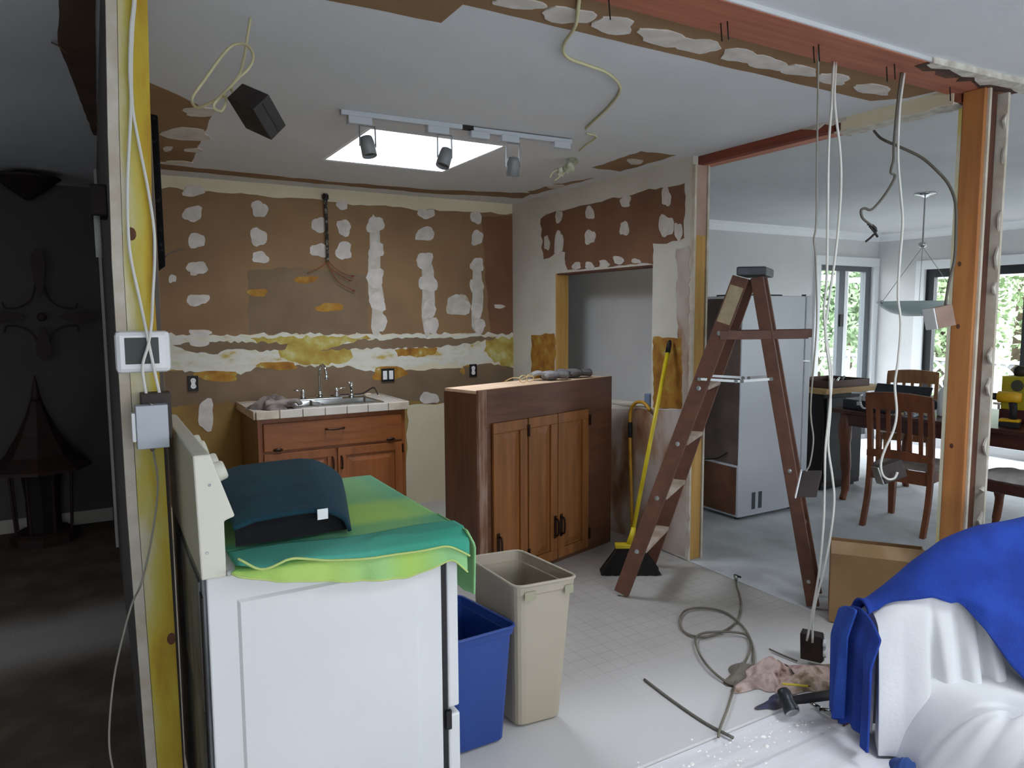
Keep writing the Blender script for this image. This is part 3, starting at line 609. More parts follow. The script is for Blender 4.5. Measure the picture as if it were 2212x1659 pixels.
def upper(u, v):
    x = 0.262+0.605*u
    lift = 0.004+0.008*math.exp(-((u-0.62)/0.08)**2)*max(0, 1-abs(v-0.45)*3)
    if v < 0.5: yb = 1.875-0.05*u+0.012*math.sin(u*9); return (x, yb-(yb-1.768)*(v/0.5), 0.924+lift)
    t = (v-0.5)/0.5; hz = slerp(x, UP)
    return (x, 1.768-0.034*min(1, 2.2*t)-0.008*math.sin(u*16)*t*(1-u), 0.928+(hz-0.928)*t)
uo = obj('folded_layer', MB().grid(upper, 60, 16), teal_m, tw, smooth=True, solid=0.005, label='teal folded upper layer')
obj('hem', MB().tube([np.array(upper(i/50, 1.0))+(0, -0.004, 0) for i in range(51)], 0.0032, 6), hem_m, tw, smooth=True)
obj('hem', MB().tube([np.array(lower(i/50, 1.0))+(0, -0.005, 0) for i in range(51)], 0.0028, 6), hem_m, tw, smooth=True)
def flap(u, v):
    y = 1.735+0.20*u; z0 = 0.926
    zb = lerp(u, [(0, 0.735), (0.35, 0.722), (0.7, 0.745), (1.0, 0.84)])
    return (0.862+0.026*min(1, v*4)+0.006*math.sin(u*7)*v, y+0.01*v, z0+(zb-z0)*v)
obj('hanging_corner', MB().grid(flap, 14, 14), tw_lo, tw, smooth=True, solid=0.005, label='corner hanging over the oven door')
dk_teal = mat('dark_teal_terry', '#0b3a46', '#0a2f3e', scale=10, rough=1.0, bump=0.3, bscale=300)
black_cloth = mat('black_cloth', '#0b0a10', rough=0.95)
ft = thing('folded_towel', 'dark teal folded towel with white tag lying on the plaid towel', 'towel', (0.45, 2.15, 0.93))
def arch(u, v):   # u across, v from front to back
    y = 1.865+0.56*v; xl = 0.275+0.03*v; xr = 0.560+0.15*v-0.05*max(0, v-0.75)*4
    top = 1.000+0.050*math.sin(min(1, v*1.25)*math.pi/2)+0.006*math.sin(u*3)
    if v > 0.8: top -= 0.10*((v-0.8)/0.2)**2
    s = u**1.0; x = xl+(xr-xl)*min(1, s*1.12) if s < 0.9 else xr+0.012*(s-0.9)*10
    dz = (max(0, (s-0.58))/0.42)**2.4
    return (x, y, top-(top-0.936)*dz-0.012*(1-min(1, u*6)))
obj('cover', MB().grid(arch, 30, 30), dk_teal, ft, smooth=True, solid=0.010)
def inner(u, v):
    p = np.array(arch(0.02+u*0.93, 0.05+0.85*v)); p[2] -= 0.014; return p
mbi = MB().grid(inner, 20, 12)
rim_ = [inner(i/20, 0) for i in range(21)]; vs = []
for p in rim_: vs += [p, (p[0], p[1], 0.934)]
mbi.add(vs, [(2*i, 2*i+1, 2*i+3, 2*i+2) for i in range(20)])
obj('lining', mbi, black_cloth, ft, smooth=False, label='black underside')
obj('tag', MB().box(0.482, 0.510, 1.851, 1.853, 0.984, 1.012), white_plastic, ft, label='small white tag')

# ------------------------------------------------------------ sink base cabinet
oak = wood('oak_sink_cabinet', '#97582a', '#79441e', scale=2.5, grain=(9, 9, 0.9), rough=0.45)
oak_h = wood('oak_sink_cabinet_across', '#995a2a', '#79441e', scale=2.5, grain=(0.9, 9, 9), rough=0.45)
oak_side = wood('oak_side_panel', '#8b6a3f', '#75552f', scale=2.5, grain=(9, 9, 0.8), rough=0.6)
brass = mat('dark_bronze', '#2b1a12', '#3a2418', scale=12, rough=0.4, metal=0.7)
SX0, SX1, SY0, SY1 = 0.86, 1.85, 4.68, 5.297
sk = thing('sink_cabinet', 'oak sink base cabinet standing against the stripped wall', 'cabinet', (1.355, 4.99, 0))
obj('carcass', MB().box(SX0, SX0+0.018, SY0+0.02, SY1, 0.10, 0.868).box(SX1-0.018, SX1, SY0+0.02, SY1, 0.10, 0.868).box(SX0+0.018, SX1-0.018, SY0+0.02, SY1, 0.10, 0.118).box(SX0+0.018, SX1-0.018, SY1-0.012, SY1, 0.118, 0.868), oak_side, sk)
obj('toe_kick', MB().box(SX0+0.01, SX1-0.01, SY0+0.08, SY1, 0.0, 0.10), dark_wood, sk)
ff = MB().box(SX0, SX0+0.045, SY0, SY0+0.02, 0.10, 0.868).box(SX1-0.045, SX1, SY0, SY0+0.02, 0.10, 0.868).box(SX0+0.045, SX1-0.045, SY0, SY0+0.02, 0.835, 0.868).box(SX0+0.045, SX1-0.045, SY0, SY0+0.02, 0.625, 0.665).box(SX0+0.045, SX1-0.045, SY0, SY0+0.02, 0.10, 0.14).box(1.335, 1.375, SY0, SY0+0.02, 0.14, 0.625)
obj('face_frame', ff, oak, sk)
def raised(x0, x1, y, z0, z1, t=0.018, fr=0.055):
    mb = MB(); i = 0.006
    mb.box(x0, x1, y, y+t, z0, z0+fr).box(x0, x1, y, y+t, z1-fr, z1).box(x0, x0+fr, y, y+t, z0+fr, z1-fr).box(x1-fr, x1, y, y+t, z0+fr, z1-fr)
    mb.box(x0+fr, x1-fr, y+t*0.6, y+t, z0+fr, z1-fr)
    a, b = fr+0.012, fr+0.045
    mb.add([(x0+a, y+t*0.6, z0+a), (x1-a, y+t*0.6, z0+a), (x1-a, y+t*0.6, z1-a), (x0+a, y+t*0.6, z1-a), (x0+b, y+0.002, z0+b), (x1-b, y+0.002, z0+b), (x1-b, y+0.002, z1-b), (x0+b, y+0.002, z1-b)],
           [(4, 5, 6, 7), (0, 1, 5, 4), (1, 2, 6, 5), (2, 3, 7, 6), (3, 0, 4, 7)])
    return mb
df = obj('drawer_front', MB().box(SX0+0.03, SX1-0.03, SY0-0.019, SY0-0.0005, 0.655, 0.838), oak_h, sk, bevel=0.006)
obj('handle', MB().tube(smooth_path([(1.285, SY0-0.02, 0.775), (1.29, SY0-0.045, 0.775), (1.345, SY0-0.052, 0.772), (1.40, SY0-0.045, 0.775), (1.405, SY0-0.02, 0.775)], 4), 0.006, 8), brass, df, smooth=True)
for x in (0.975, 1.735):
    obj('catch', MB().ball((x, SY0-0.022, 0.665), (0.032, 0.012, 0.012), 12, 6), brass, df, smooth=True)
for x0, x1, hx in ((SX0+0.03, 1.347, 1.325), (1.363, SX1-0.03, 1.385)):
    d = obj('door', raised(x0, x1, SY0-0.0185, 0.115, 0.640), oak, sk, bevel=0.003)
    obj('handle', MB().tube(smooth_path([(hx, SY0-0.018, 0.50), (hx, SY0-0.042, 0.505), (hx, SY0-0.046, 0.54), (hx, SY0-0.042, 0.575), (hx, SY0-0.018, 0.58)], 4), 0.006, 8), brass, d, smooth=True)
obj('hinge', MB().box(SX1-0.034, SX1-0.024, SY0-0.026, SY0-0.0005, 0.565, 0.625), brass, sk)
# tiled counter
grout = mat('grout', '#9a9084', rough=0.9)
tile_m = mat('cream_tile', '#d2ccc0', '#c6bdb0', scale=6, rough=0.25)
tile_old = mat('worn_edge_tile', '#b8a892', '#cfc4b2', scale=14, rough=0.4)
ct = thing('tiled_counter', 'short cream tiled counter holding the steel sink', 'counter', (1.355, 4.97, 0.87))
CX0, CX1, CY0, CY1, CZ = 0.845, 1.862, 4.655, 5.295, 0.918
SKX = (1.10, 1.70, 4.715, 5.13)
sl = MB()
for b in ((CX0, SKX[0], CY0, CY1), (SKX[1], CX1, CY0, CY1), (SKX[0], SKX[1], CY0, SKX[2]), (SKX[0], SKX[1], SKX[3], CY1)): sl.box(*b, 0.8685, CZ-0.010)
obj('substrate', sl, grout, ct)
def tiles(x0, x1, y0, y1, z0, z1, nx_, ny_, g=0.004):
    w, h = (x1-x0)/nx_, (y1-y0)/ny_
    for i in range(nx_):
        for j in range(ny_):
            obj('tile', MB().box(x0+i*w+g/2, x0+(i+1)*w-g/2, y0+j*h+g/2, y0+(j+1)*h-g/2, z0, z1), tile_m, ct, bevel=0.002)
tiles(CX0+0.002, SKX[0], CY0+0.002, CY1, CZ-0.0098, CZ, 2, 4)
tiles(SKX[1], CX1-0.002, CY0+0.002, CY1, CZ-0.0098, CZ, 1, 4)
tiles(SKX[0], SKX[1], SKX[3], CY1, CZ-0.0098, CZ, 4, 1)
tiles(SKX[0], SKX[1], CY0+0.002, SKX[2], CZ-0.0098, CZ, 4, 1)
nE = 7; wE = (CX1-CX0)/nE
for i in range(nE):
    obj('edge_tile', MB().box(CX0+i*wE+0.002, CX0+(i+1)*wE-0.002, CY0-0.016, CY0-0.0005, 0.868, CZ+0.004), tile_m if 0 < i < 6 else tile_old, ct, bevel=0.004)
for j in range(4):
    obj('edge_tile', MB().box(CX1+0.0005, CX1+0.012, CY0+j*0.16+0.002, CY0+(j+1)*0.16-0.002, 0.868, CZ+0.004), tile_m, ct, bevel=0.003)
    obj('edge_tile', MB().box(CX0-0.012, CX0-0.0005, CY0+j*0.16+0.002, CY0+(j+1)*0.16-0.002, 0.868, CZ+0.004), tile_old, ct, bevel=0.003)
# sink
snk = thing('kitchen_sink', 'double bowl stainless steel sink set in the tiled counter', 'sink', (1.40, 4.92, 0.74))
x0, x1, y0, y1 = SKX
rim = MB()
bowls = ((x0+0.025, x0+0.19, y0+0.035, y1-0.10), (x0+0.215, x1-0.025, y0+0.035, y1-0.10))
R0, R1 = CZ+0.0005, CZ+0.007
rim.box(x0-0.01, x1+0.01, y0-0.012, bowls[0][2], R0, R1).box(x0-0.01, x1+0.01, bowls[0][3], y1+0.012, R0, R1).box(x0-0.01, bowls[0][0], bowls[0][2], bowls[0][3], R0, R1).box(bowls[0][1], bowls[1][0], bowls[0][2], bowls[0][3], R0, R1).box(bowls[1][1], x1+0.01, bowls[0][2], bowls[0][3], R0, R1)
obj('rim', rim, steel, snk, bevel=0.002)
for a, b, c, d_ in bowls:
    zb = CZ-0.16; mb = MB().add([(a, c, R1-0.001), (b, c, R1-0.001), (b, d_, R1-0.001), (a, d_, R1-0.001), (a+0.02, c+0.02, zb), (b-0.02, c+0.02, zb), (b-0.02, d_-0.02, zb), (a+0.02, d_-0.02, zb)],
        [(4, 5, 6, 7), (1, 0, 4, 5), (2, 1, 5, 6), (3, 2, 6, 7), (0, 3, 7, 4)])
    obj('bowl', mb, steel, snk, bevel=0.01)
fc = thing('faucet', 'chrome gooseneck faucet with two lever handles behind the sink', 'faucet', (1.37, 5.09, R1))
FY = 5.09
obj('base_plate', MB().box(1.21, 1.53, FY-0.025, FY+0.025, R1, R1+0.012), chrome, fc, bevel=0.005)
goose = [(1.37, FY, R1+0.01), (1.37, FY, 1.10), (1.372, FY-0.02, 1.155), (1.378, FY-0.06, 1.172), (1.384, FY-0.10, 1.150), (1.388, FY-0.112, 1.105)]
obj('spout', MB().lathe([(0.022, 0), (0.022, 0.03), (0.014, 0.05)], (1.37, FY, R1+0.012), 12).tube(smooth_path(goose, 6), 0.011, 10), chrome, fc, smooth=True)
obj('spout_tip', MB().lathe([(0.011, 0), (0.017, -0.012), (0.017, -0.03)], (1.388, FY-0.112, 1.105), 12), chrome, fc, smooth=True)
for x, s in ((1.25, -1), (1.49, 1)):
    obj('handle', MB().lathe([(0.02, 0), (0.022, 0.012), (0.013, 0.03), (0.016, 0.05), (0.010, 0.066)], (x, FY, R1+0.012), 12).tube([(x, FY, R1+0.066), (x+s*0.065, FY-0.01, R1+0.073)], 0.005, 8), chrome, fc, smooth=True)
sp = thing('sink_sprayer', 'chrome side sprayer at the right of the faucet', 'sprayer', (1.60, 5.09, R1))
obj('holder', MB().lathe([(0.022, 0), (0.02, 0.02), (0.012, 0.03)], (1.60, FY, R1+0.0005), 12), chrome, sp, smooth=True)
obj('wand', MB().lathe([(0.010, 0), (0.012, 0.04), (0.016, 0.07), (0.010, 0.078)], (1.60, FY, R1+0.03), 12).tube([(1.60, FY, R1+0.10), (1.575, FY-0.02, R1+0.108)], 0.009, 8), chrome, sp, smooth=True)
tag(obj('power_cable', cable_mb([(1.50, 5.27, CZ+0.006), (1.62, 5.25, CZ+0.010), (1.72, 5.22, CZ+0.012), (1.78, 5.20, CZ+0.045), (1.805, 5.18, CZ+0.055), (1.82, 5.14, CZ+0.007)], 0.005), black_metal, smooth=True), 'short black cord lying behind the sink on the counter', 'cord')

def cloth_heap(cx_, cy_, z0, rx, ry, h, seed, n=26, lobes=5):
    rr_ = random.Random(seed); ph = [rr_.uniform(0, 6.28) for _ in range(12)]
    def fn(u, v):
        a = 2*math.pi*u; r = v
        q = 1+0.22*math.sin(lobes*a+ph[0])*r+0.12*math.sin(3*a+ph[1])
        x, y = rx*r*q*math.cos(a), ry*r*q*math.sin(a)
        X_, Y_ = x/rx, y/ry
        z = h*max(0, 1-r**1.7)*(0.65+0.35*math.sin(4.2*X_+ph[2]+1.5*Y_)*math.cos(3.1*Y_+ph[3]))+0.22*h*abs(math.sin(5*X_+3*Y_+ph[4]))*(1-r)+0.10*h*abs(math.sin(9*Y_-5*X_+ph[5]))*(1-r**3)
        return (cx_+x, cy_+y, z0+0.002+max(0, z))
    mb = MB().grid(fn, n*2, n); return mb
glove_dk = mat('grey_leather_glove', '#7d736c', '#4b433f', scale=12, rough=0.9, bump=0.5, bscale=60, thr=(0.4, 0.6))
def glove(name, c, ang, s, label, m, cuff=True):
    """work glove: palm, five fingers, cuff"""
    ca, sa = math.cos(ang), math.sin(ang); c = np.array(c, float)
    def T(x, y, z): return c+s*np.array((ca*x-sa*y, sa*x+ca*y, z))
    g = thing(name, label, 'glove', c)
    palm = MB()
    def pf(u, v):
        a = 2*math.pi*u; x = -0.05+0.11*v; w = 0.047*(0.85+0.25*math.sin(v*math.pi)); hh = 0.024*(0.8+0.5*math.sin(v*math.pi))
        return T(x, w*math.cos(a), 0.024+hh*math.sin(a)*1.0)
    palm.grid(pf, 16, 6); obj('palm', palm, m, g, smooth=True)
    for k, (y, l) in enumerate(((-0.036, 0.060), (-0.012, 0.075), (0.012, 0.078), (0.036, 0.068))):
        pts = [T(0.035, y, 0.026), T(0.065, y*1.15, 0.040), T(0.065+l*0.5, y*1.25, 0.036), T(0.06+l*0.85, y*1.3, 0.014)]
        obj('finger', MB().tube(smooth_path(pts, 3), [s*q for q in (0.0125, 0.0125, 0.0125, 0.0125, 0.0125, 0.012, 0.0115, 0.011, 0.010, 0.0085)], 8), m, g, smooth=True)
    obj('thumb', MB().tube(smooth_path([T(-0.02, 0.035, 0.024), T(0.01, 0.062, 0.03), T(0.04, 0.068, 0.024)], 3), s*0.0125, 8), m, g, smooth=True)
    def cf(u, v):
        a = 2*math.pi*u; x = -0.05-0.06*v; return T(x, (0.042+0.014*v+0.004*math.sin(3*a))*math.cos(a), 0.026+(0.020+0.005*v)*math.sin(a))
    obj('cuff', MB().grid(cf, 16, 4), m, g, smooth=True, solid=0.002)
    return g
gs = Zp(612, 885, CZ)
tag(obj('grey_rag', cloth_heap(0.985, 4.80, CZ+0.001, 0.14, 0.11, 0.10, 15, lobes=3), glove_dk, smooth=True), 'crumpled grey rag heaped on the left of the counter', 'rag')
glove('work_glove', (1.03, 4.73, CZ+0.012), -0.25, 0.95, 'grey work glove lying on the rag beside the sink', mat('grey_work_glove', '#8d837b', '#6f6660', scale=14, rough=0.9))
tag(obj('glass_jar_lid', MB().lathe([(0.03, 0), (0.032, 0.006), (0.028, 0.012), (0.008, 0.016)], (1.765, 5.22, CZ+0.0005), 14), tile_old, smooth=True), 'small round beige stopper at the back corner of the counter', 'stopper')

# ------------------------------------------------------------ peninsula cabinet standing free
pen_ply = mat('pinkish_plywood', '#d8bca0', '#c9a98a', scale=4, stretch=(1, 8, 1), rough=0.6)
pen_dk = wood('dark_oak', '#65412b', '#50311f', scale=2.6, grain=(9, 9, 0.9), rough=0.5)
pen_h = wood('dark_oak_across', '#67422c', '#4e301e', scale=2.6, grain=(1.0, 9, 9), rough=0.5)
pen_door = wood('oak_door', '#8c5828', '#6f431a', scale=2.8, grain=(9, 9, 0.8), rough=0.45)
pen_worn = mat('worn_stile', '#77503a', '#a08878', scale=6, stretch=(6, 6, 0.8), rough=0.8, thr=(0.4, 0.7))
Lp, Dp_, Hp = 1.198, 0.285, 1.113
pn = thing('pantry_cabinet', 'tall dark oak cabinet standing free in the middle of the kitchen', 'cabinet', (0, 0, 0))
obj('side_panel', MB().box(0, 0.018, 0.018, Dp_, 0, Hp-0.02), pen_dk, pn)
obj('side_panel', MB().box(Lp-0.018, Lp, 0.018, Dp_, 0, Hp-0.02), pen_dk, pn)
obj('back_panel', MB().box(0.018, Lp-0.018, Dp_-0.012, Dp_, 0.02, Hp-0.02), pen_dk, pn)
obj('top_panel', MB().box(0.004, Lp-0.004, 0.012, Dp_-0.003, Hp-0.0195, Hp-0.004), pen_ply, pn, label='pale pinkish plywood top')
obj('bottom_panel', MB().box(0.018, Lp-0.018, 0.018, Dp_-0.012, 0.0, 0.02), pen_dk, pn)
ffm = MB().box(0.06, 0.09, 0, 0.018, 0, Hp).box(0.931, Lp, 0, 0.018, 0, Hp).box(0.09, 0.931, 0, 0.018, 0.915, Hp).box(0.09, 0.931, 0, 0.018, 0, 0.05).box(0.362, 0.382, 0, 0.018, 0.05, 0.915).box(0.620, 0.650, 0, 0.018, 0.05, 0.915)
obj('face_frame', ffm, pen_h, pn)
obj('corner_stile', MB().box(0.0, 0.0595, 0, 0.018, 0, Hp), pen_worn, pn, label='scuffed corner stile')
obj('rim_edge', MB().box(0, Lp, 0.001, 0.011, Hp-0.0035, Hp+0.003), mat('light_cut_edge', '#c9a888', rough=0.6), pn)
def flatdoor(x0, x1, z0, z1): return raised(x0, x1, -0.0195, z0, z1, 0.019, 0.06)
d1 = obj('door', flatdoor(0.092, 0.366, 0.03, 0.926), pen_door, pn, bevel=0.003)
d2 = obj('door', flatdoor(0.377, 0.632, 0.03, 0.926), pen_door, pn, bevel=0.003)
d3 = obj('door', flatdoor(0.638, 0.934, 0.03, 0.926), pen_door, pn, bevel=0.003)
for d, x in ((d1, 0.122), (d2, 0.608), (d3, 0.664)):
    obj('handle', MB().tube(smooth_path([(x, -0.019, 0.185), (x, -0.044, 0.19), (x, -0.050, 0.235), (x, -0.044, 0.28), (x, -0.019, 0.285)], 4), 0.0065, 8).box(x-0.012, x+0.012, -0.0225, -0.0195, 0.165, 0.305), brass, d, smooth=False)
for d, x in ((d1, 0.371), (d3, 0.942)):
    for z in (0.855, 0.12): obj('hinge', MB().box(x-0.010, x+0.012, -0.024, -0.0005 if x > 0.9 else -0.0196, z-0.035, z+0.035).tube([(x, -0.025, z-0.03), (x, -0.025, z+0.03)], 0.005, 8), brass, d)
pn.location = (1.765, 3.396, 0); pn.rotation_euler = (0, 0, math.atan2(0.324, 1.153))
def PT(x, y, z):
    c, s = 1.153/1.1977, 0.324/1.1977
    return np.array((1.765+c*x-s*y, 3.396+s*x+c*y, z))
gl_m = mat('clear_spectacle_plastic', '#c9b27a', rough=0.2)
sg = thing('safety_glasses', 'clear yellowish safety glasses lying on the dark oak cabinet', 'glasses', PT(0.48, 0.14, Hp))
def ring(cx_, cz_, rx, rz, y): return [PT(cx_+rx*math.cos(2*math.pi*k/16), y, cz_+rz*math.sin(2*math.pi*k/16)) for k in range(17)]
for k in (0, 1):
    obj('lens_rim', MB().tube(ring(0.455+0.07*k, Hp+0.027, 0.031, 0.022, 0.10+0.01*k), 0.0025, 6, caps=False), gl_m, sg, smooth=True)
    x = 0.424+0.132*k
    obj('temple', MB().tube(smooth_path([PT(x, 0.10+0.01*k, Hp+0.034), PT(x+0.01, 0.17, Hp+0.030), PT(x+0.012, 0.235, Hp+0.004)], 4), 0.0028, 6), gl_m, sg, smooth=True)
obj('bridge', MB().tube([PT(0.486, 0.103, Hp+0.03), PT(0.494, 0.106, Hp+0.03)], 0.003, 6), gl_m, sg)
gm = mat('grey_coated_glove', '#8f8c8c', '#5d5a5a', scale=10, rough=0.7, thr=(0.4, 0.62))
gq = PT(0.755, 0.15, Hp+0.002)
glove('work_glove', gq, 2.7, 1.0, 'grey coated work glove on the right of the dark oak cabinet top', gm)
gq = PT(0.985, 0.15, Hp+0.002)
glove('work_glove', gq, 2.9, 1.0, 'second grey work glove, nearest the right end of the oak cabinet top', mat('dark_coated_glove', '#6c6866', '#494544', scale=10, rough=0.8))

# ------------------------------------------------------------ waste bins
def waste_bin(name, label, bot, top, h, m, zc=0.0, labels=()):
    """bot/top: (near-left, near-right, far-right, far-left) corners"""
    bot = [np.array((*p, 0.003)) for p in bot]; top = [np.array((*p, h)) for p in top]
    cb, ct_ = sum(bot)/4, sum(top)/4
    g = thing(name, label, 'waste bin', (cb[0], cb[1], 0))
    def rounded(q, rad, n=4):
        out = []
        for i in range(4):
            p, a, b = q[i], q[i-1], q[(i+1) % 4]; da = (a-p)/np.linalg.norm(a-p); db = (b-p)/np.linalg.norm(b-p)
            for k in range(n+1):
                t = k/n; out.append(p+da*rad*(1-t)**2+db*rad*t**2)
        return out
    lev = [0.0, 0.02, 0.25, 0.5, 0.75, 0.93, 0.935, 1.0]; grow = [-0.012, 0, 0, 0, 0, 0, 0.006, 0.008]
    mb = MB(); vs = []; n = 20
    for inner in (False, True):
        for t, gw in zip(lev if not inner else lev[::-1], grow if not inner else grow[::-1]):
            q = [b+(a-b)*t for a, b in zip(top, bot)]; c = sum(q)/4
            tt = -0.004 if inner else 0.0
            q = [c+(p-c)*(1+(gw+tt)/0.15) for p in q]
            if inner: q = [p+np.array((0, 0, 0.006*(1-t))) for p in q]
            vs += rounded(q, 0.035)
    L_ = len(lev)*2; fs = []
    for i in range(L_-1):
        for k in range(n): fs.append((i*n+k, i*n+(k+1) % n, (i+1)*n+(k+1) % n, (i+1)*n+k))
    fs += [tuple(range(n-1, -1, -1)), tuple((L_-1)*n+k for k in range(n))]
    mb.add(vs, fs); obj('shell', mb, m, g, smooth=False, bevel=0.0)
    ro = rounded([c_+(c_-ct_)*0.055 for c_ in top], 0.038)
    ro = ro+[ro[0]]
    obj('rim', MB().tube(ro, 0.006, 8, caps=False), m, g, smooth=True)
    for (u, w) in labels:
        a, b = top[0], top[1]; d = (b-a)/np.linalg.norm(b-a); nrm = np.array((d[1], -d[0], 0)); p = a+(b-a)*u-np.array((0, 0, 0.055))+nrm*0.010-np.array((0,0,0))
        obj('sticker', MB().obox(p, d*w, nrm*0.0012, np.array((0, 0, 0.032))), mat('sticker_grey%g' % u, '#97947c', rough=0.6), g, label='small grey embossed label')
    return g
beige_pl = mat('beige_plastic', '#a79e8c', '#a09684', scale=2, rough=0.45)
blue_pl = mat('blue_plastic', '#1f3f86', '#1c3a7c', scale=3, rough=0.45)
waste_bin('waste_bin', 'tall beige plastic bin standing behind the blue bin', [(1.268, 2.155), (1.452, 2.138), (1.425, 2.415), (1.255, 2.430)], [(1.243, 2.117), (1.481, 2.095), (1.450, 2.446), (1.238, 2.470)], 0.56, beige_pl, labels=((0.12, 0.045), (0.80, 0.035)))
waste_bin('waste_bin', 'blue plastic waste bin beside the oven door', [(1.0, 2.118), (1.196, 2.118), (1.165, 2.39), (0.965, 2.40)], [(0.975, 2.090), (1.225, 2.100), (1.172, 2.440), (0.935, 2.43)], 0.43, blue_pl, labels=())

# ------------------------------------------------------------ step ladder
lad_w = wood('ladder_wood', '#6c4634', '#553628', scale=3, grain=(6, 6, 6), rough=0.6)
lad_tread = mat('worn_tread', '#b3a596', '#8f7c6a', scale=8, rough=0.8)
cap_m = mat('dark_ladder_cap', '#2c3036', '#3a3f45', scale=12, rough=0.5)
zinc = mat('zinc', '#b4b8b8', rough=0.35, metal=0.8)
A = np.array((2.384, 2.949, 0.0)); W_ = np.array((0.84, 0.543, 0)); W_ /= np.linalg.norm(W_)
Tn = np.array((2.842, 2.580, 1.705)); wid = lambda z: 0.53-0.165*z
def front(z, far): p = A+(Tn-A)*(z/1.705); return p+(W_*wid(z) if far else 0)
ld = thing('step_ladder', 'brown wooden step ladder standing open beside the dining opening', 'ladder', (2.9, 2.8, 0))
for far in (0, 1):
    a, b = front(0.0, far), front(1.70, far); d = (b-a)/np.linalg.norm(b-a)
    obj('rail', MB().bar(a+d*0.018, b, 0.082, 0.024, up=W_), lad_w, ld, bevel=0.003)
hdir = np.cross(W_, (0, 0, 1.0)); hdir /= np.linalg.norm(hdir)
for z in (0.256, 0.55, 0.843, 1.136, 1.418):
    a, b = front(z, 0)+W_*0.0125, front(z, 1)-W_*0.0125
    obj('tread', MB().bar(a, b, 0.092, 0.020, up=(0, 0, 1)), lad_tread, ld, bevel=0.002)
    p = front(z, 0)-W_*0.0125
    obj('bolt', MB().lathe([(0.013, 0), (0.012, 0.003), (0.005, 0.005)], p, 12, -W_), zinc, ld)
capc = (front(1.72, 0)+front(1.72, 1))/2+np.array((0.035, -0.03, 0))
cdir = np.array((2.91-2.805, 2.526-2.611, 0)); cdir /= np.linalg.norm(cdir)
wv_ = W_*(wid(1.72)+0.05)
obj('top_cap', MB().obox(capc-cdir*0.072-wv_/2+(0, 0, -0.012), cdir*0.144, wv_, (0, 0, 0.045)), cap_m, ld, bevel=0.008)
def label_quad(z0, z1):
    a, b = front(z0, 0), front(z1, 0); d = (b-a)/np.linalg.norm(b-a); x = np.cross(d, W_); x /= np.linalg.norm(x)
    o = a-W_*0.0128-x*0.034
    return MB().obox(o, x*0.068, -W_*0.001, b-a)
obj('sticker', label_quad(1.47, 1.655), mat('paper_label', '#a99a7c', '#9a8a6c', scale=20, rough=0.8), ld, label='pale paper label')
RB, RT = np.array((3.125, 2.300, 0.0)), np.array((2.905, 2.535, 1.70))
for k, off in enumerate((0.0, 0.19)):
    a, b = RB+W_*off, RT+W_*off*0.75; d = (b-a)/np.linalg.norm(b-a)
    obj('rear_leg', MB().bar(a+d*0.02, b, 0.062, 0.026, up=W_), lad_w, ld, bevel=0.003)
for z in (0.15, 0.72):
    p = RB+(RT-RB)*(z/1.7)-W_*0.0135; obj('bolt', MB().lathe([(0.011, 0), (0.010, 0.003), (0.004, 0.005)], p, 12, -W_), zinc, ld)
obj('rear_brace', MB().bar(RB+(RT-RB)*(0.42/1.7)+W_*0.0135, RB+(RT-RB)*(0.42/1.7)+W_*0.17, 0.04, 0.016), lad_w, ld)
sa, sb = np.array((2.770, 2.640, 1.408)), np.array((3.105, 2.372, 1.414))
obj('shelf_arm', MB().bar(sa-W_*0.02, sb-W_*0.02, 0.012, 0.045), lad_w, ld, bevel=0.002)
obj('shelf_arm', MB().bar(sa+W_*0.20, sb+W_*0.20, 0.012, 0.045), lad_w, ld, bevel=0.002)
for off in (-0.018, 0.20):
    p0, p1, p2 = np.array((2.692, 2.701, 1.184))+W_*off, np.array((2.847, 2.577, 1.174))+W_*off, np.array((2.970, 2.478, 1.187))+W_*off
    obj('spreader', MB().bar(p0, p1, 0.004, 0.013).bar(p1, p2, 0.004, 0.013), zinc, ld)
    for p in (p0, p1-cdir*0.015, p1+cdir*0.015, p2): obj('rivet', MB().lathe([(0.010, 0), (0.009, 0.004)], p-W_*0.003, 10, -W_), zinc, ld)

# ------------------------------------------------------------ broom, hooked bar
yel = mat('yellow_handle', '#d8c321', '#cdb51c', scale=10, rough=0.4)
bri = mat('black_bristle', '#15120f', '#221c18', scale=60, rough=0.9, stretch=(8, 8, 0.5))
bc = np.array((2.65, 3.19, 0.0)); bd = np.array((0.857, -0.515, 0)); bn = np.array((0.515, 0.857, 0))
tip = Xp(1446, 742, 3.055)
br = thing('broom', 'yellow handled angle broom leaning against the partition end', 'broom', bc)
def brf(u, v):   # closed skirt of bristles
    a = 2*math.pi*u; w = 0.082+0.092*(1-v)**1.2; t = 0.022+0.022*(1-v)
    cx_ = max(-1, min(1, 1.25*math.cos(a))); sy = max(-1, min(1, 1.4*math.sin(a)))
    z = 0.004+0.150*v+(0.006*math.sin(a*23) if v == 0 else 0)
    return bc+bd*w*cx_+bn*t*sy+np.array((0, 0, max(0.001, z)))
mb = MB().grid(brf, 72, 5); mb.f.append(tuple(range(72))); obj('bristle_core', mb, bri, br)
rr = random.Random(2); mb = MB()
for k in range(260):
    s = rr.uniform(-1, 1); e = rr.choice((-1, 1)); a = bc+bd*0.082*s+bn*0.023*e+np.array((0, 0, 0.15)); b = bc+bd*(0.174*s+rr.uniform(-.01, .01))+bn*(0.046*e)+np.array((0, 0, rr.uniform(0.002, 0.014)))
    mb.add([a-bd*0.0015, a+bd*0.0015, b+bd*0.0018, b-bd*0.0018], [(0, 1, 2, 3)])
o = obj('bristles', mb, bri, br); o['kind'] = 'stuff'
hb = bc+np.array((0, 0, 0.155))-bd*0.0
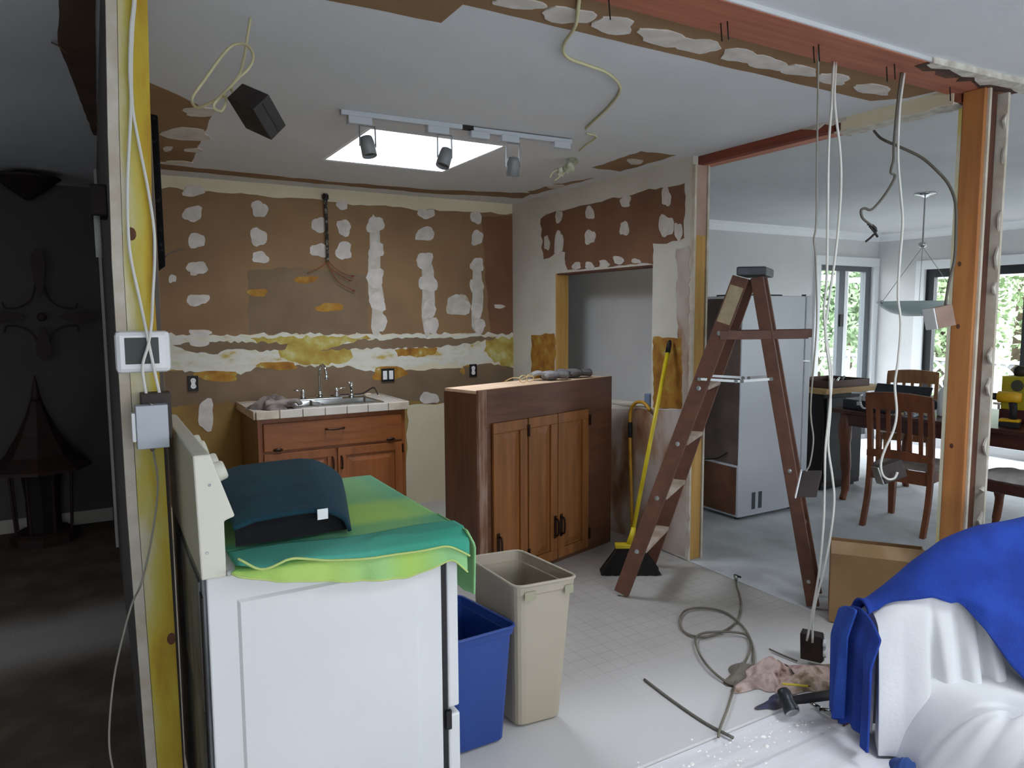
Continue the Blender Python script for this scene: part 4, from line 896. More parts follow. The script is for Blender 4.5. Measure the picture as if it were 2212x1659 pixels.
obj('head', MB().obox(hb-bd*0.090-bn*0.025, bd*0.18, bn*0.05, (0, 0, 0.026)), yel, br, bevel=0.006)
hd = (tip-hb); hd /= np.linalg.norm(hd); hs = hb+np.array((0, 0, 0.02))-bd*0.0
obj('socket', MB().tube([hs, hs+hd*0.05, hs+hd*0.10], [0.026, 0.018, 0.014], 12), yel, br, smooth=True)
obj('handle', MB().tube([hs+hd*0.06, tip], 0.0125, 12), yel, br, smooth=True)
obj('hanging_tip', MB().tube([tip-hd*0.06, tip-hd*0.005, tip+hd*0.02], [0.0155, 0.0155, 0.009], 12), black_metal, br, smooth=True)
hk = thing('hooked_bar', 'orange yellow hooked bar leaning below the pass through opening', 'bar', Xp(1366, 1150, 3.045))
hp = [Xp(1366, 1150, 3.045), Xp(1363, 1040, 3.055), Xp(1361, 960, 3.062), Xp(1361, 905, 3.066), Xp(1364, 882, 3.068), Xp(1376, 869, 3.068), Xp(1392, 871, 3.068), Xp(1404, 886, 3.068)]
hp[0][2] = 0.004
obj('shaft', MB().tube(smooth_path(hp, 5), 0.011, 10), mat('orange_yellow_steel', '#b9811d', '#c79a22', scale=20, rough=0.5), hk, smooth=True)
g0, g1 = Xp(1361, 945, 3.063), Xp(1361, 912, 3.066)
obj('grip', MB().tube([g0, g1], 0.0145, 10), black_metal, hk, smooth=True)
q = Xp(1400, 893, 3.12); q = (3.14, q[1], OPZ0+0.012)
tag(obj('blue_box', MB().box(q[0]-0.03, q[0]+0.04, q[1]-0.025, q[1]+0.03, q[2], q[2]+0.085), mat('dull_blue_card', '#6d7f9c', '#8292a8', scale=8, rough=0.8), bevel=0.004), 'small dull blue box on the sill of the wall opening', 'box')

# ------------------------------------------------------------ wall boxes
def duplex(name, c, nrm, label, k, group=None):
    """wall box with a duplex receptacle (k=1) or two switches (k=2); c on the wall, nrm out of it"""
    c = np.array(c, float); nrm = np.array(nrm, float); x = np.cross((0, 0, 1.0), nrm); z = np.array((0, 0, 1.0))
    g = thing(name, label, 'outlet' if k == 1 else 'switch', c)
    w = 0.032 if k == 1 else 0.052
    bx = MB()
    for a, b, c0, c1 in ((-w, w, -0.052, -0.046), (-w, w, 0.046, 0.052), (-w, -w+0.005, -0.046, 0.046), (w-0.005, w, -0.046, 0.046)):
        bx.obox(c+x*a+z*c0+nrm*0.0055, x*(b-a), nrm*0.010, z*(c1-c0))
    bx.obox(c-x*w-z*0.052+nrm*0.0055, x*2*w, nrm*0.003, z*0.104)
    obj('box', bx, black_metal, g)
    if k == 1:
        f = MB()
        for s in (-1, 1): f.lathe([(0.017, 0), (0.017, 0.006)], c+z*0.0195*s+nrm*0.010, 14, nrm)
        f.obox(c-x*0.012-z*0.014+nrm*0.010, x*0.024, nrm*0.004, z*0.028)
        obj('receptacle', f, white_plastic, g)
        for s in (-1, 1):
            for t in (-1, 1): obj('slot', MB().obox(c+z*(0.0195*s-0.004)+x*(0.006*t-0.001)+nrm*0.0161, x*0.002, nrm*0.0006, z*0.008), black_metal, g)
    else:
        for s in (-1, 1):
            obj('switch_body', MB().obox(c+x*(0.025*s-0.017)-z*0.034+nrm*0.010, x*0.034, nrm*0.006, z*0.068), white_plastic, g, bevel=0.002)
    return g
nb = (0, -1, 0)
duplex('wall_outlet', Yp(417, 828, YB), nb, 'white wall outlet in a black box, farthest left on the back wall', 1)
duplex('wall_switch', Yp(837, 810, YB), nb, 'pair of white rocker switches in a black box on the back wall', 2)
duplex('wall_outlet', Yp(1021, 800, YB), nb, 'white wall outlet right of the pair of switches', 1)

# thermostat and boxes on the near stud
th = thing('thermostat', 'white thermostat with grey screen on the yellow stud', 'thermostat', (0.112, 2.185, 1.4))
a, b = Yp(246, 716, 2.16), Yp(371, 803, 2.16)
obj('case', MB().box(a[0], b[0], 2.160, 2.1915, b[2], a[2]), white_plastic, th, bevel=0.012)
a, b = Yp(268, 730, 2.159), Yp(345, 785, 2.159)
obj('screen', MB().box(a[0], b[0], 2.1585, 2.1605, b[2], a[2]), mat('lcd_screen', '#3c4642', rough=0.6), th, bevel=0.001)
eb = thing('electrical_box', 'square grey steel box with white switch hanging on the yellow stud', 'electrical box', (0.11, 2.15, 1.2))
a, b = Yp(303, 850, 2.15), Yp(372, 930, 2.15)
obj('rear_box', MB().box(a[0], b[0], 2.135, 2.190, b[2]-0.02, a[2]), mat('dark_box', '#2b201c', '#3a2c26', scale=10, rough=0.6), eb, bevel=0.002)
a, b = Yp(292, 878, 2.09), Yp(367, 966, 2.09)
obj('cover_box', MB().box(a[0], b[0], 2.090, 2.134, b[2], a[2]), mat('grey_cover', '#aeb4bb', rough=0.4, metal=0.1), eb, bevel=0.002)
c0, c1 = Yp(284, 893, 2.10), Yp(290, 955, 2.10)
obj('switch_plate', MB().box(c0[0]-0.001, a[0]-0.0005, 2.095, 2.128, c1[2], c0[2]), white_plastic, eb, bevel=0.002)
for px, py in ((326, 874), (330, 971)): obj('screw', MB().ball(Yp(px, py, 2.105), 0.006, 8, 5), steel, eb)
def yc(pts, y): return [Yp(p[0], p[1], p[2] if len(p) > 2 else y) for p in pts]
def cable(name, pts, r, m, label, k=6, cat='cable'):
    return tag(obj(name, cable_mb(pts, r, k), m, smooth=True), label, cat)
ytop = Yp(287, -70, 2.17)
cable('power_cable', [*yc([(290, -75), (289, 0), (283, 60), (280, 150), (283, 225), (278, 330), (275, 430), (280, 540), (300, 640), (316, 715), (325, 760), (340, 830), (351, 875)], 2.18)[:9], *yc([(316, 715), (325, 760), (340, 830), (350, 874)], 2.148)], 0.0046, wire_white, 'white cable crossing the thermostat into the square steel box')
cable('power_cable', [*yc([(293, -75), (292, 0), (287, 60), (284, 150), (287, 235), (300, 310), (318, 400), (332, 490), (334, 560), (330, 640)], 2.185), *yc([(327, 700), (320, 745), (308, 790), (312, 830), (316, 852)], 2.145)], 0.0042, wire_white, 'white cable down the right edge of the yellow stud')
cable('bell_wire', [*yc([(331, 972), (341, 1050), (328, 1160), (305, 1260)], 2.13), *yc([(286, 1302), (264, 1380), (247, 1460), (238, 1540), (236, 1610), (244, 1660), (258, 1705)], 2.08), (0.03, 2.02, 0.006), (-0.05, 1.98, 0.007)], 0.0028, wire_grey, 'thin grey wire trailing from the steel box to the floor')

# black speckled panel on the kitchen side of that wall
a, b = Yp(329, 246, 2.40), Yp(358, 577, 2.40)
bs = mat('black_speckled', '#0d0d0f', '#303034', scale=70, rough=0.9, thr=(0.58, 0.75)); bs.node_tree.nodes['Principled BSDF'].inputs['Specular IOR Level'].default_value = 0.1
tag(obj('speckled_panel', MB().box(0.1655, b[0], 2.40, 2.75, b[2], a[2]), bs, bevel=0.006), 'black speckled upright panel beside the yellow stud', 'panel')
cable('stub_wire', [Yp(355, 555, 2.76), Yp(372, 545, 2.9), Yp(385, 540, 3.0), Yp(398, 538, 3.05)], 0.002, iron, 'short dark wire end sticking out behind the speckled panel')

# hall side
hb_ = thing('door_chime', 'dark door chime with pale tube on the hall side of the wall', 'chime', (0.04, 3.0, 1.7))
a, b = Yp(196, 396, 3.0), Yp(234, 465, 3.0)
obj('case', MB().box(a[0]-0.005, 0.0655, 3.0, 3.16, b[2], a[2]), iron, hb_, bevel=0.004)
a2, b2 = Yp(204, 466, 3.04), Yp(220, 556, 3.04)
obj('tube', MB().tube([((a2[0]+b2[0])/2, 3.04, a2[2]), ((a2[0]+b2[0])/2, 3.04, b2[2])], 0.011, 10), mat('pale_tube', '#c4c8c0', rough=0.4), hb_, smooth=True)
cl = thing('ceiling_lamp', 'dark bowl shaped lamp under the hall ceiling at far left', 'lamp', (-0.34, 5.6, 2.28))
obj('bowl', MB().lathe([(0.02, -0.01), (0.03, 0.0), (0.10, 0.05), (0.17, 0.115), (0.19, 0.13), (0.185, 0.135), (0.02, 0.13)], (-0.32, 5.6, 2.275), 20), iron, cl, smooth=True)
obj('canopy', MB().lathe([(0.06, 0), (0.07, 0.02), (0.07, CEIL-2.405-0.001)], (-0.32, 5.6, 2.405), 16), iron, cl)
dred = mat('dark_red_iron', '#2c1614', '#38201c', scale=8, rough=0.6)
cx0 = Yp(90, 685, 6.02)
wc = thing('wall_cross', 'dark iron cross ornament with four petals on the hall wall', 'wall ornament', cx0)
def petal(p, d, L_, w):
    p, d = np.array(p), np.array(d, float); s = np.cross(d, (0, 1, 0)); pts = []
    for t, k in ((0, 0.15), (0.15, 0.5), (0.4, 0.75), (0.65, 1.0), (0.85, 0.8), (1.0, 0.05)): pts.append((t, k))
    return MB().prism([p+d*L_*t+s*w*k for t, k in pts]+[p+d*L_*t-s*w*k for t, k in pts[::-1]], (0, -0.02, 0))
zv = lambda py: Yp(90, py, 6.02)[2]
obj('petal', petal(cx0+(0, 0, 0.14), (0, 0, 1), zv(552)-zv(660), 0.045), dred, wc)
obj('petal', petal(cx0+(0, 0, -0.07), (0, 0, -1), zv(715)-zv(788), 0.05), dred, wc)
obj('petal', petal(cx0+(-0.10, 0, 0), (-1, 0, 0), 0.24, 0.045), dred, wc)
obj('petal', petal(cx0+(0.10, 0, 0), (1, 0, 0), 0.24, 0.045), dred, wc)
for sx in (-1, 1):
    for sz in (-1, 1):
        p = [cx0+np.array((sx*0.02, -0.01, sz*0.24)), cx0+np.array((sx*0.05, -0.01, sz*0.13)), cx0+np.array((sx*0.12, -0.01, sz*0.07)), cx0+np.array((sx*0.20, -0.01, sz*0.06)), cx0+np.array((sx*0.22, -0.01, sz*0.10))]
        obj('scroll', MB().tube(smooth_path(p, 4), 0.007, 6), dred, wc, smooth=True)
obj('centre', MB().ball(cx0+(0, -0.01, 0), (0.03, 0.012, 0.03), 10, 6), dred, wc, smooth=True)
lx, ly = -0.36, 5.72
ln = thing('floor_lantern', 'tall dark red lantern with pointed roof on the hall floor', 'lantern', (lx, ly, 0))
obj('roof', MB().lathe([(0.30, 0.50), (0.29, 0.52), (0.20, 0.60), (0.12, 0.74), (0.06, 0.88), (0.035, 0.96)], (lx, ly, 0.0), 8), dred, ln)
obj('finial', MB().lathe([(0.035, 0.96), (0.025, 1.0), (0.012, 1.08), (0.004, 1.13)], (lx, ly, 0), 10), dred, ln, smooth=True)
obj('base', MB().lathe([(0.20, 0.003), (0.20, 0.06), (0.17, 0.08)], (lx, ly, 0), 8), dred, ln)
obj('body', MB().lathe([(0.10, 0.081), (0.10, 0.30), (0.12, 0.499)], (lx, ly, 0), 8), mat('lantern_core', '#1c1414', rough=0.6), ln)
for k in range(8):
    a = 2*math.pi*(k+0.5)/8; obj('bar', MB().tube([(lx+0.17*math.cos(a), ly+0.17*math.sin(a), 0.08), (lx+0.19*math.cos(a), ly+0.19*math.sin(a), 0.50)], 0.008, 6), dred, ln)
cable('ceiling_wire', [Zp(112, 92, 2.438), Zp(128, 100, 2.41), Zp(142, 112, 2.40), Zp(155, 118, 2.405), Zp(170, 114, 2.42)], 0.003, mat('bare_brown_wire', '#6b5234', rough=0.6), 'short brown wire end curling from the hall ceiling')

# ------------------------------------------------------------ wires hanging from the kitchen ceiling
D2 = 2.05
db = thing('device_box', 'black switch box dangling on a looped cable from the kitchen ceiling', 'electrical box', Dp(555, 240, D2))
oo = Dp(547, 237, 1.93)
vf_ = ray(547, 237); vf_ = vf_/np.linalg.norm(vf_); vr_ = CR-vf_*np.dot(CR, vf_); vr_ /= np.linalg.norm(vr_); vu_ = np.cross(vr_, vf_)
ex_ = -0.606*vr_+0.280*vu_+0.745*vf_; ey_ = 0.710*vr_+0.611*vu_+0.349*vf_; ez_ = 0.358*vr_-0.740*vu_+0.569*vf_
lx_, ly_, lz_ = 0.109, 0.064, 0.110
obj('body', MB().obox(oo, ex_*lx_, ey_*ly_, ez_*lz_), mat('black_box', '#1d1715', '#2a221e', scale=14, rough=0.55), db, bevel=0.003)
obj('seam', MB().obox(oo+ey_*ly_*0.5-ex_*0.0008+ez_*0.006, -ex_*0.0006, ey_*0.003, ez_*(lz_-0.012)), black_gap, db)
cpt = oo+ex_*lx_+ey_*ly_*0.4+ez_*lz_*0.2
cable('power_cable', [Zp(541, 40, CEIL-0.001), Dp(535, 75, 2.2), Dp(526, 130, 2.15), Dp(512, 170, 2.08), Dp(470, 215, 2.02), Dp(462, 232, 2.02), Dp(478, 240, 2.02), Dp(488, 222, 2.02), Dp(484, 208, 2.03), Dp(455, 222, 2.05), Dp(425, 232, 2.08), Dp(415, 212, 2.1), Dp(440, 175, 2.12), Dp(480, 120, 2.14), Dp(505, 97, 2.15), Dp(533, 98, 2.15), Dp(547, 120, 2.14), Dp(537, 148, 2.12), Dp(500, 185, 2.1), cpt], 0.0045, wire_yellow, 'yellowish looped cable holding the black dangling box')
# track light
trk = thing('track_light', 'white ceiling track with three spot heads below the skylight', 'lamp', (1.62, 3.235, 2.36))
p0, p1, pm0, pm1 = np.array((1.01, 3.262, 0)), np.array((2.226, 3.205, 0)), np.array((1.60, 3.235, 0)), np.array((1.66, 3.232, 0))
tw_ = mat('white_track', '#b9bfc5', rough=0.4)
z1 = np.array((0, 0, CEIL-0.012))
obj('track', MB().bar(p0+z1, pm0+z1, 0.035, 0.022), tw_, trk); obj('track', MB().bar(pm1+z1-(0, 0, 0.006), p1+z1-(0, 0, 0.006), 0.035, 0.022), tw_, trk)
obj('joint', MB().bar(pm0+z1+(0, 0, 0.002), pm1+z1+(0, 0, 0.002), 0.03, 0.018), black_metal, trk)
z2 = np.array((0, 0, CEIL-0.040))
head_m = mat('spot_housing', '#85888a', rough=0.5, metal=0.2)
for px, w in ((770, 0.11), (925, 0.11), (1015, 0.10), (1083, 0.10), (1208, 0.10)):
    t = (px-735)/(1232-735); q = p0+(p1-p0)*t; d = (p1-p0)/np.linalg.norm(p1-p0)
    obj('adapter', MB().bar(q+z2-d*w/2, q+z2+d*w/2, 0.042, 0.034), tw_, trk, bevel=0.003)
for px, dx, dz, tilt in ((785, 0.02, -0.150, (0.1, -0.25, -1)), (940, 0.0, -0.165, (-0.35, -0.15, -0.9)), (1092, 0.0, -0.175, (0.02, 0.15, -1))):
    t = (px-735)/(1232-735); q = p0+(p1-p0)*t+np.array((dx*0, 0, CEIL+dz)); tl = np.array(tilt, float); tl /= np.linalg.norm(tl); d = (p1-p0)/np.linalg.norm(p1-p0)
    hd_ = obj('spot_head', MB().lathe([(0.012, -0.05), (0.028, -0.044), (0.033, -0.02), (0.034, 0.045), (0.031, 0.045), (0.030, 0.02)], q, 16, tl), head_m, trk, smooth=True)
    obj('bulb_end', MB().lathe([(0.0295, 0.018), (0.029, 0.030), (0.015, 0.036)], q, 14, tl), mat('bulb_dark%d' % px, '#2e2c2a', rough=0.3), hd_)
    top = np.array((q[0], q[1], CEIL-0.057))
    yk = MB()
    for s in (-1, 1): yk.bar(top+d*0.036*s, q+d*0.037*s, 0.012, 0.004, up=d)
    yk.bar(top-d*0.038, top+d*0.038, 0.012, 0.004)
    obj('yoke', yk, head_m, trk)
# broken canopy and its wire under the ceiling at the right end of the track
cb = thing('lamp_socket', 'torn wiring junction with loose connectors beside the track end', 'fixture', Dp(1220, 360, 4.30))
for (px, py, dd, r) in ((1238, 345, 4.25, 0.030), (1230, 362, 4.25, 0.032), (1212, 370, 4.26, 0.026)):
    obj('connector', MB().ball(Dp(px, py, dd), (r, r*0.8, r*1.1), 10, 7, 0.25, px), mat('ivory_connector%d' % px, '#c9cbb4', '#8a8a6a', scale=30, rough=0.6), cb)
for pts in ([(1210, 365), (1195, 372), (1188, 384)], [(1220, 372), (1205, 385), (1198, 390)], [(1236, 340), (1243, 325), (1225, 310)]):
    obj('lead', cable_mb([Dp(x, y, 4.25) for x, y in pts], 0.004), wire_yellow, cb, smooth=True)
cable('ceiling_cable', [Zp(1251, -2, CEIL-0.004), Zp(1243, 55, CEIL-0.02), Zp(1217, 98, CEIL-0.012), Zp(1226, 124, CEIL-0.006), Zp(1266, 140, CEIL-0.006), Zp(1312, 158, CEIL-0.006), Zp(1340, 190, CEIL-0.006), Zp(1318, 228, CEIL-0.006), Zp(1265, 278, CEIL-0.006)], 0.006, wire_yellow, 'pale cable snaking across the kitchen ceiling from the beam')
cable('ceiling_cable', [Zp(1268, 288, CEIL-0.006), Zp(1288, 296, CEIL-0.006), Zp(1262, 316, CEIL-0.02), Dp(1243, 335, 4.26), Dp(1236, 348, 4.25)], 0.005, wire_yellow, 'short pale cable from the ceiling into the torn wiring junction')

# cable whip in front of the back wall
yw = YB-0.03
fw_ = thing('wall_cable', 'black armoured cable with bare ends hanging on the back wall', 'cable', Yp(706, 560, yw))
obj('sheath', MB().tube([Yp(703, 418, yw), Yp(704, 450, yw), Yp(706, 500, yw), Yp(708, 565, yw)], [0.016, 0.013, 0.012, 0.010], 8), mat('flex_sheath', '#201c1a', '#8a8474', scale=45, rough=0.6, thr=(0.5, 0.62)), fw_)
obj('clamp', MB().lathe([(0.024, 0), (0.024, 0.03)], Yp(703, 430, yw), 10), black_metal, fw_)
for pts in ([(708, 562), (725, 580), (745, 592), (762, 596)], [(708, 565), (718, 590), (735, 612), (764, 628)], [(708, 566), (714, 580), (738, 596), (756, 606)], [(706, 566), (690, 578), (664, 590)]):
    obj('lead', cable_mb([Yp(x, y, yw) for x, y in pts], 0.0028), copper, fw_, smooth=True)
    if pts[-1][0] > 700: obj('wire_nut', MB().ball(Yp(*pts[-1], yw), (0.012, 0.006, 0.006), 8, 5), mat('red_wire_nut%d' % pts[-1][1], '#7e2a1c', rough=0.5), fw_, smooth=True)

# cables hanging from the beam at the right
dA, dB = 2.534, 3.05
def hang(pts, d0=dA, d1=dB, y0=110, y1=1400): return [Dp(x, y, d0+(d1-d0)*(y-y0)/(y1-y0)) for x, y in pts]
bz = CEIL-0.02
p = Zp(1768, 108, bz)
cable('hanging_cable', [p, *hang([(1767, 200), (1765, 320), (1763, 480), (1758, 518), (1762, 560), (1764, 700), (1752, 860), (1752, 905), (1757, 950), (1750, 1000), (1741, 1018)])], 0.0032, wire_grey, 'thin grey cable hanging to the tilted switch box near the ladder')
p = Zp(1801, 134, bz)
cable('hanging_cable', [p, *hang([(1796, 230), (1790, 320), (1788, 460), (1786, 600), (1780, 680), (1790, 760), (1797, 810), (1790, 900), (1783, 970), (1781, 1060), (1779, 1130), (1770, 1230), (1757, 1310), (1743, 1384)])], 0.0046, wire_white, 'white cable hanging from the beam down to the left of the floor box')
cable('hanging_cable', [p+(0.012, 0, 0), *hang([(1803, 220), (1815, 330), (1816, 420), (1806, 540), (1792, 640), (1783, 720), (1792, 800), (1794, 880), (1789, 960), (1798, 1030), (1802, 1080), (1795, 1150), (1780, 1230), (1758, 1320), (1755, 1388)])], 0.0046, wire_white, 'white cable bowing out to the right on its way to the floor box')
def sbox(name, label, px0, size, axes, d, m, face=None, fm=None):
    o_ = Dp(*px0, d); g = thing(name, label, 'electrical box', o_)
    ax = [np.array(a, float)/np.linalg.norm(a) for a in axes]
    obj('body', MB().obox(o_-sum(a*s/2 for a, s in zip(ax, size)), ax[0]*size[0], ax[1]*size[1], ax[2]*size[2]), m, g, bevel=0.003)
    if face:
        i, s, ext = face; t = 0.006
        u, v = [k for k in (0, 1, 2) if k != i]
        o2 = o_+ax[i]*s*(size[i]/2+0.0008)-ax[u]*(size[u]/2+ext)-ax[v]*(size[v]/2+ext)
        obj('face_plate', MB().obox(o2, ax[i]*s*t, ax[u]*(size[u]+2*ext), ax[v]*(size[v]+2*ext)), fm or white_plastic, g, bevel=0.002)
    return g
rt = CR
brown_box = mat('brown_box', '#211715', '#30231f', scale=12, rough=0.6)
sbox('electrical_box', 'dark switch box with white plate hanging by the ladder leg', (1748, 1045), (0.075, 0.06, 0.105), (CR*0.9+CU*0.05-CF*0.35, CF*0.9+CR*0.35, CU*0.97+CR*0.22), 2.93, brown_box, face=(0, -1, 0.004))
# the box at the end of the two white cables, standing on the rags
ob = thing('outlet_box', 'brown outlet box with white receptacle standing on the rags', 'electrical box', (2.62, 1.93, 0.07))
ox, oy = np.array((0.47, -0.883, 0)), np.array((0.883, 0.47, 0)); zz = np.array((0, 0, 1.0))
oc = np.array((2.566, 1.9465, 0.030))
tl_ = zz*0.998-ox*0.04
obj('body', MB().obox(oc, ox*0.085, oy*0.06, tl_*0.115), brown_box, ob, bevel=0.003)
obj('front_opening', MB().obox(oc+ox*0.0853+oy*0.004+tl_*0.005, ox*0.004, oy*0.052, tl_*0.105), black_gap, ob)
fo = oc+ox*0.0895+oy*0.033
rc_ = MB()
for s in (0.036, 0.078): rc_.lathe([(0.018, 0), (0.018, 0.012)], fo+tl_*s-oy*0.003, 14, ox)
rc_.obox(fo+tl_*0.04-oy*0.014, ox*0.010, oy*0.022, tl_*0.035)
obj('receptacle', rc_, white_plastic, ob)
for s in (0.002, 0.104): obj('bracket', MB().obox(fo+tl_*s-oy*0.010, ox*0.003, oy*0.018, tl_*0.012), steel, ob)
# thicker cable hanging farther along the beam
dC = dep(Zp(1945, 156, bz))
p = Zp(1947, 157, bz)
def hc(pts): return [Dp(x, y, dC+0.25*(y-156)/900) for x, y in pts]
cable('hanging_cable', [p, *hc([(1938, 230), (1931, 310), (1930, 345), (1924, 372), (1933, 382), (1912, 420), (1884, 452), (1868, 450), (1860, 455), (1864, 472), (1884, 488)])], 0.005, wire_dark, 'dark cable with ragged end hanging in the dining opening')
rg = thing('wire_end', 'ragged dark wire end at the tip of the dark cable', 'wire', hc([(1884, 492)])[0])
for pts in ([(1874, 484), (1886, 490), (1894, 500)], [(1884, 486), (1892, 494), (1890, 508)], [(1888, 506), (1880, 514), (1870, 522)], [(1878, 488), (1888, 500), (1896, 512)]):
    obj('strand', cable_mb(hc(pts), 0.0042), black_metal, rg, smooth=True)
cable('hanging_cable', [p+(0.012, -0.004, 0), *hc([(1943, 240), (1940, 340), (1946, 420), (1950, 480), (1944, 560), (1940, 640), (1946, 700), (1940, 780), (1933, 830), (1937, 890), (1930, 930), (1912, 970), (1903, 1000), (1906, 1024), (1918, 1035), (1932, 1033), (1939, 1020)])], 0.0048, wire_white, 'white cable with a hooked end holding the box before the chair')
sbox('electrical_box', 'dark box with chrome edge hanging in front of the dining chair', (1922, 1018), (0.10, 0.05, 0.075), (CR*0.93+CU*0.33, CF*0.95-CR*0.1, CU*0.93-CR*0.33), dC+0.29, brown_box, face=(0, -1, 0.0), fm=steel)
pst = np.array((3.143, 1.700, 1.9))
cable('hanging_cable', [Xp(1888, 283, 3.115), Dp(1905, 300, 3.05), Dp(1945, 318, 3.0), Dp(1990, 340, 2.97), Dp(2025, 370, 2.95), Dp(2050, 400, 2.94), Dp(2064, 440, 2.93), Dp(2065, 500, 2.93), Dp(2062, 560, 2.93), Dp(2050, 610, 2.93), Dp(2042, 660, 2.93)], 0.0058, wire_dark, 'dark cable arching from the header to the orange post')
sbox('electrical_box', 'pale brown switch box hanging beside the orange post', (2030, 685), (0.085, 0.06, 0.085), (CR*0.93+CU*0.2+CF*0.2, CF*0.95-CR*0.2, CU*0.97-CR*0.18), 2.90, mat('pale_brown_box', '#9c8374', '#8a7264', scale=12, rough=0.7), face=(0, -1, 0.0))

# ------------------------------------------------------------ things on the kitchen floor
def zc(pts, z=0.008): return [Zp(x, y, z) for x, y in pts]
cable('coiled_cable', [Zp(1590, 1246, 0.03), *zc([(1592, 1266), (1598, 1285), (1601, 1310), (1592, 1340), (1566, 1362)]), *zc([(1520, 1376), (1480, 1366), (1468, 1340), (1482, 1318), (1520, 1313), (1565, 1322), (1600, 1348), (1620, 1380), (1628, 1420), (1622, 1450), (1605, 1475), (1580, 1478)], 0.012), *zc([(1545, 1455), (1515, 1420), (1502, 1385), (1512, 1370), (1545, 1365), (1590, 1366), (1615, 1374), (1622, 1400)], 0.020), *zc([(1605, 1440), (1588, 1480), (1572, 1530), (1555, 1575), (1552, 1592)], 0.014)], 0.0055, mat('cable_dusty', '#7d7668', '#5c564c', scale=8, rough=0.6), 'dusty grey cable lying in loops on the kitchen floor', k=5)
pg = thing('cable_plug', 'small steel connector at the end of the looped floor cable', 'plug', Zp(1590, 1246, 0.0))
obj('shell', MB().tube([Zp(1590, 1252, 0.026), Zp(1590, 1244, 0.052)], [0.011, 0.013], 10), steel, pg, smooth=True)
obj('lever', MB().tube([Zp(1586, 1242, 0.05), Zp(1600, 1247, 0.05)], 0.006, 8), black_metal, pg)
cable('thin_rod', [*zc([(1392, 1468), (1450, 1512), (1520, 1560), (1584, 1594)], 0.006)], 0.006, mat('dull_rod', '#6a665e', rough=0.5, metal=0.4), 'thin dark rod lying on the dusty floor', cat='rod')
cable('wire_scrap', [*zc([(1662, 1402), (1690, 1415), (1722, 1428)], 0.012)], 0.004, wire_dark, 'bent dark wire scrap left of the brown outlet box', cat='wire')
rag1 = ramp_mat('stained_rag', [(0.30, '#4a3a30'), (0.42, '#8a7660'), (0.52, '#b8a398'), (0.62, '#a88c84'), (0.75, '#5e5048')], scale=14, rough=0.95, bump=0.3)
rag2 = ramp_mat('pinkish_rag', [(0.3, '#8a7468'), (0.5, '#c2aca4'), (0.60, '#a08478'), (0.66, '#3e342e')], scale=13, rough=0.95, bump=0.3)
tag(obj('stained_rag', cloth_heap(2.50, 1.84, 0.001, 0.17, 0.12, 0.045, 8, lobes=4), rag1, smooth=True), 'stained brown rag crumpled under the outlet box', 'rag')
tag(obj('pinkish_rag', cloth_heap(2.36, 1.945, 0.001, 0.17, 0.09, 0.07, 21, lobes=6), rag2, smooth=True), 'pinkish stained rag bunched behind the hammer', 'rag')
tag(obj('grey_rag', cloth_heap(2.30, 2.01, 0.001, 0.11, 0.065, 0.045, 33, lobes=3), mat('grey_brown_rag', '#7d766a', '#655a50', scale=9, rough=0.95), smooth=True), 'small grey brown rag at the far edge of the pile', 'rag')
tag(obj('blue_rag', cloth_heap(2.24, 1.795, 0.001, 0.10, 0.035, 0.022, 12, lobes=4), mat('navy_rag', '#26305e', '#6a6050', scale=9, rough=0.95), smooth=True), 'strip of navy cloth at the near edge of the rag pile', 'rag')
hm = thing('hammer', 'black handled club hammer lying on the rags', 'hammer', (2.36, 1.75, 0.05))
h0, h1 = Zp(1690, 1490, 0.085), Zp(1712, 1540, 0.035); hdv = (h1-h0)
obj('head', MB().tube([h0, h0+hdv*0.12, h0+hdv*0.45, h0+hdv*0.55, h0+hdv*0.88, h1], [0.020, 0.026, 0.026, 0.024, 0.030, 0.027], 12), mat('forged_head', '#3c4044', rough=0.4, metal=0.7), hm, smooth=True)
obj('striking_face', MB().tube([h1, h1+hdv*0.03], [0.026, 0.022], 12), steel, hm)
hq = h0+hdv*0.5; he = Zp(1815, 1498, 0.055)
obj('handle', MB().tube([hq, hq+(he-hq)*0.3, he], [0.013, 0.018, 0.020], 10), mat('black_rubber', '#17141a', rough=0.7), hm, smooth=True)
pl = thing('pliers', 'steel pliers lying on the rag edge below the hammer handle', 'pliers', Zp(1770, 1530, 0.0))
q0, q1, q2 = Zp(1748, 1515, 0.014), Zp(1772, 1532, 0.014), Zp(1800, 1545, 0.014)
obj('jaw', MB().tube([q0, q1], [0.006, 0.011], 8), steel, pl, smooth=True); obj('handle', MB().tube([q1, q2], 0.007, 8), steel, pl, smooth=True)
obj('handle', MB().tube([q1, q2+np.array((0.03, 0.015, 0))], 0.007, 8), steel, pl, smooth=True)
pn_ = thing('pencil', 'yellow pencil lying across the pinkish rag', 'pencil', Zp(1720, 1480, 0.08))
obj('shaft', MB().tube([Zp(1690, 1477, 0.088), Zp(1745, 1482, 0.082)], 0.004, 6), yel, pn_); obj('point', MB().tube([Zp(1745, 1482, 0.082), Zp(1752, 1483, 0.081)], [0.004, 0.0008], 6), dark_wood, pn_)
# crumbs of plaster along the strip where the wall stood
rr = random.Random(44); mb = MB()
for k in range(150):
    x, y = rr.uniform(1.5, 2.55), rr.gauss(1.66, 0.05)
    s = rr.uniform(0.002, 0.006)*(1 if rr.random() < 0.9 else 1.8); mb.ball((x, y, -0.0095 if 1.57 < y < 1.752 else 0.0005), (s, s*0.8, s*0.45), 6, 4, 0.3, k)
cr_ = tag(obj('plaster_crumbs', mb, mat('crumb_white', '#f4f2ec', rough=0.9)), 'white plaster crumbs scattered along the bare floor strip', 'debris'); cr_['kind'] = 'stuff'

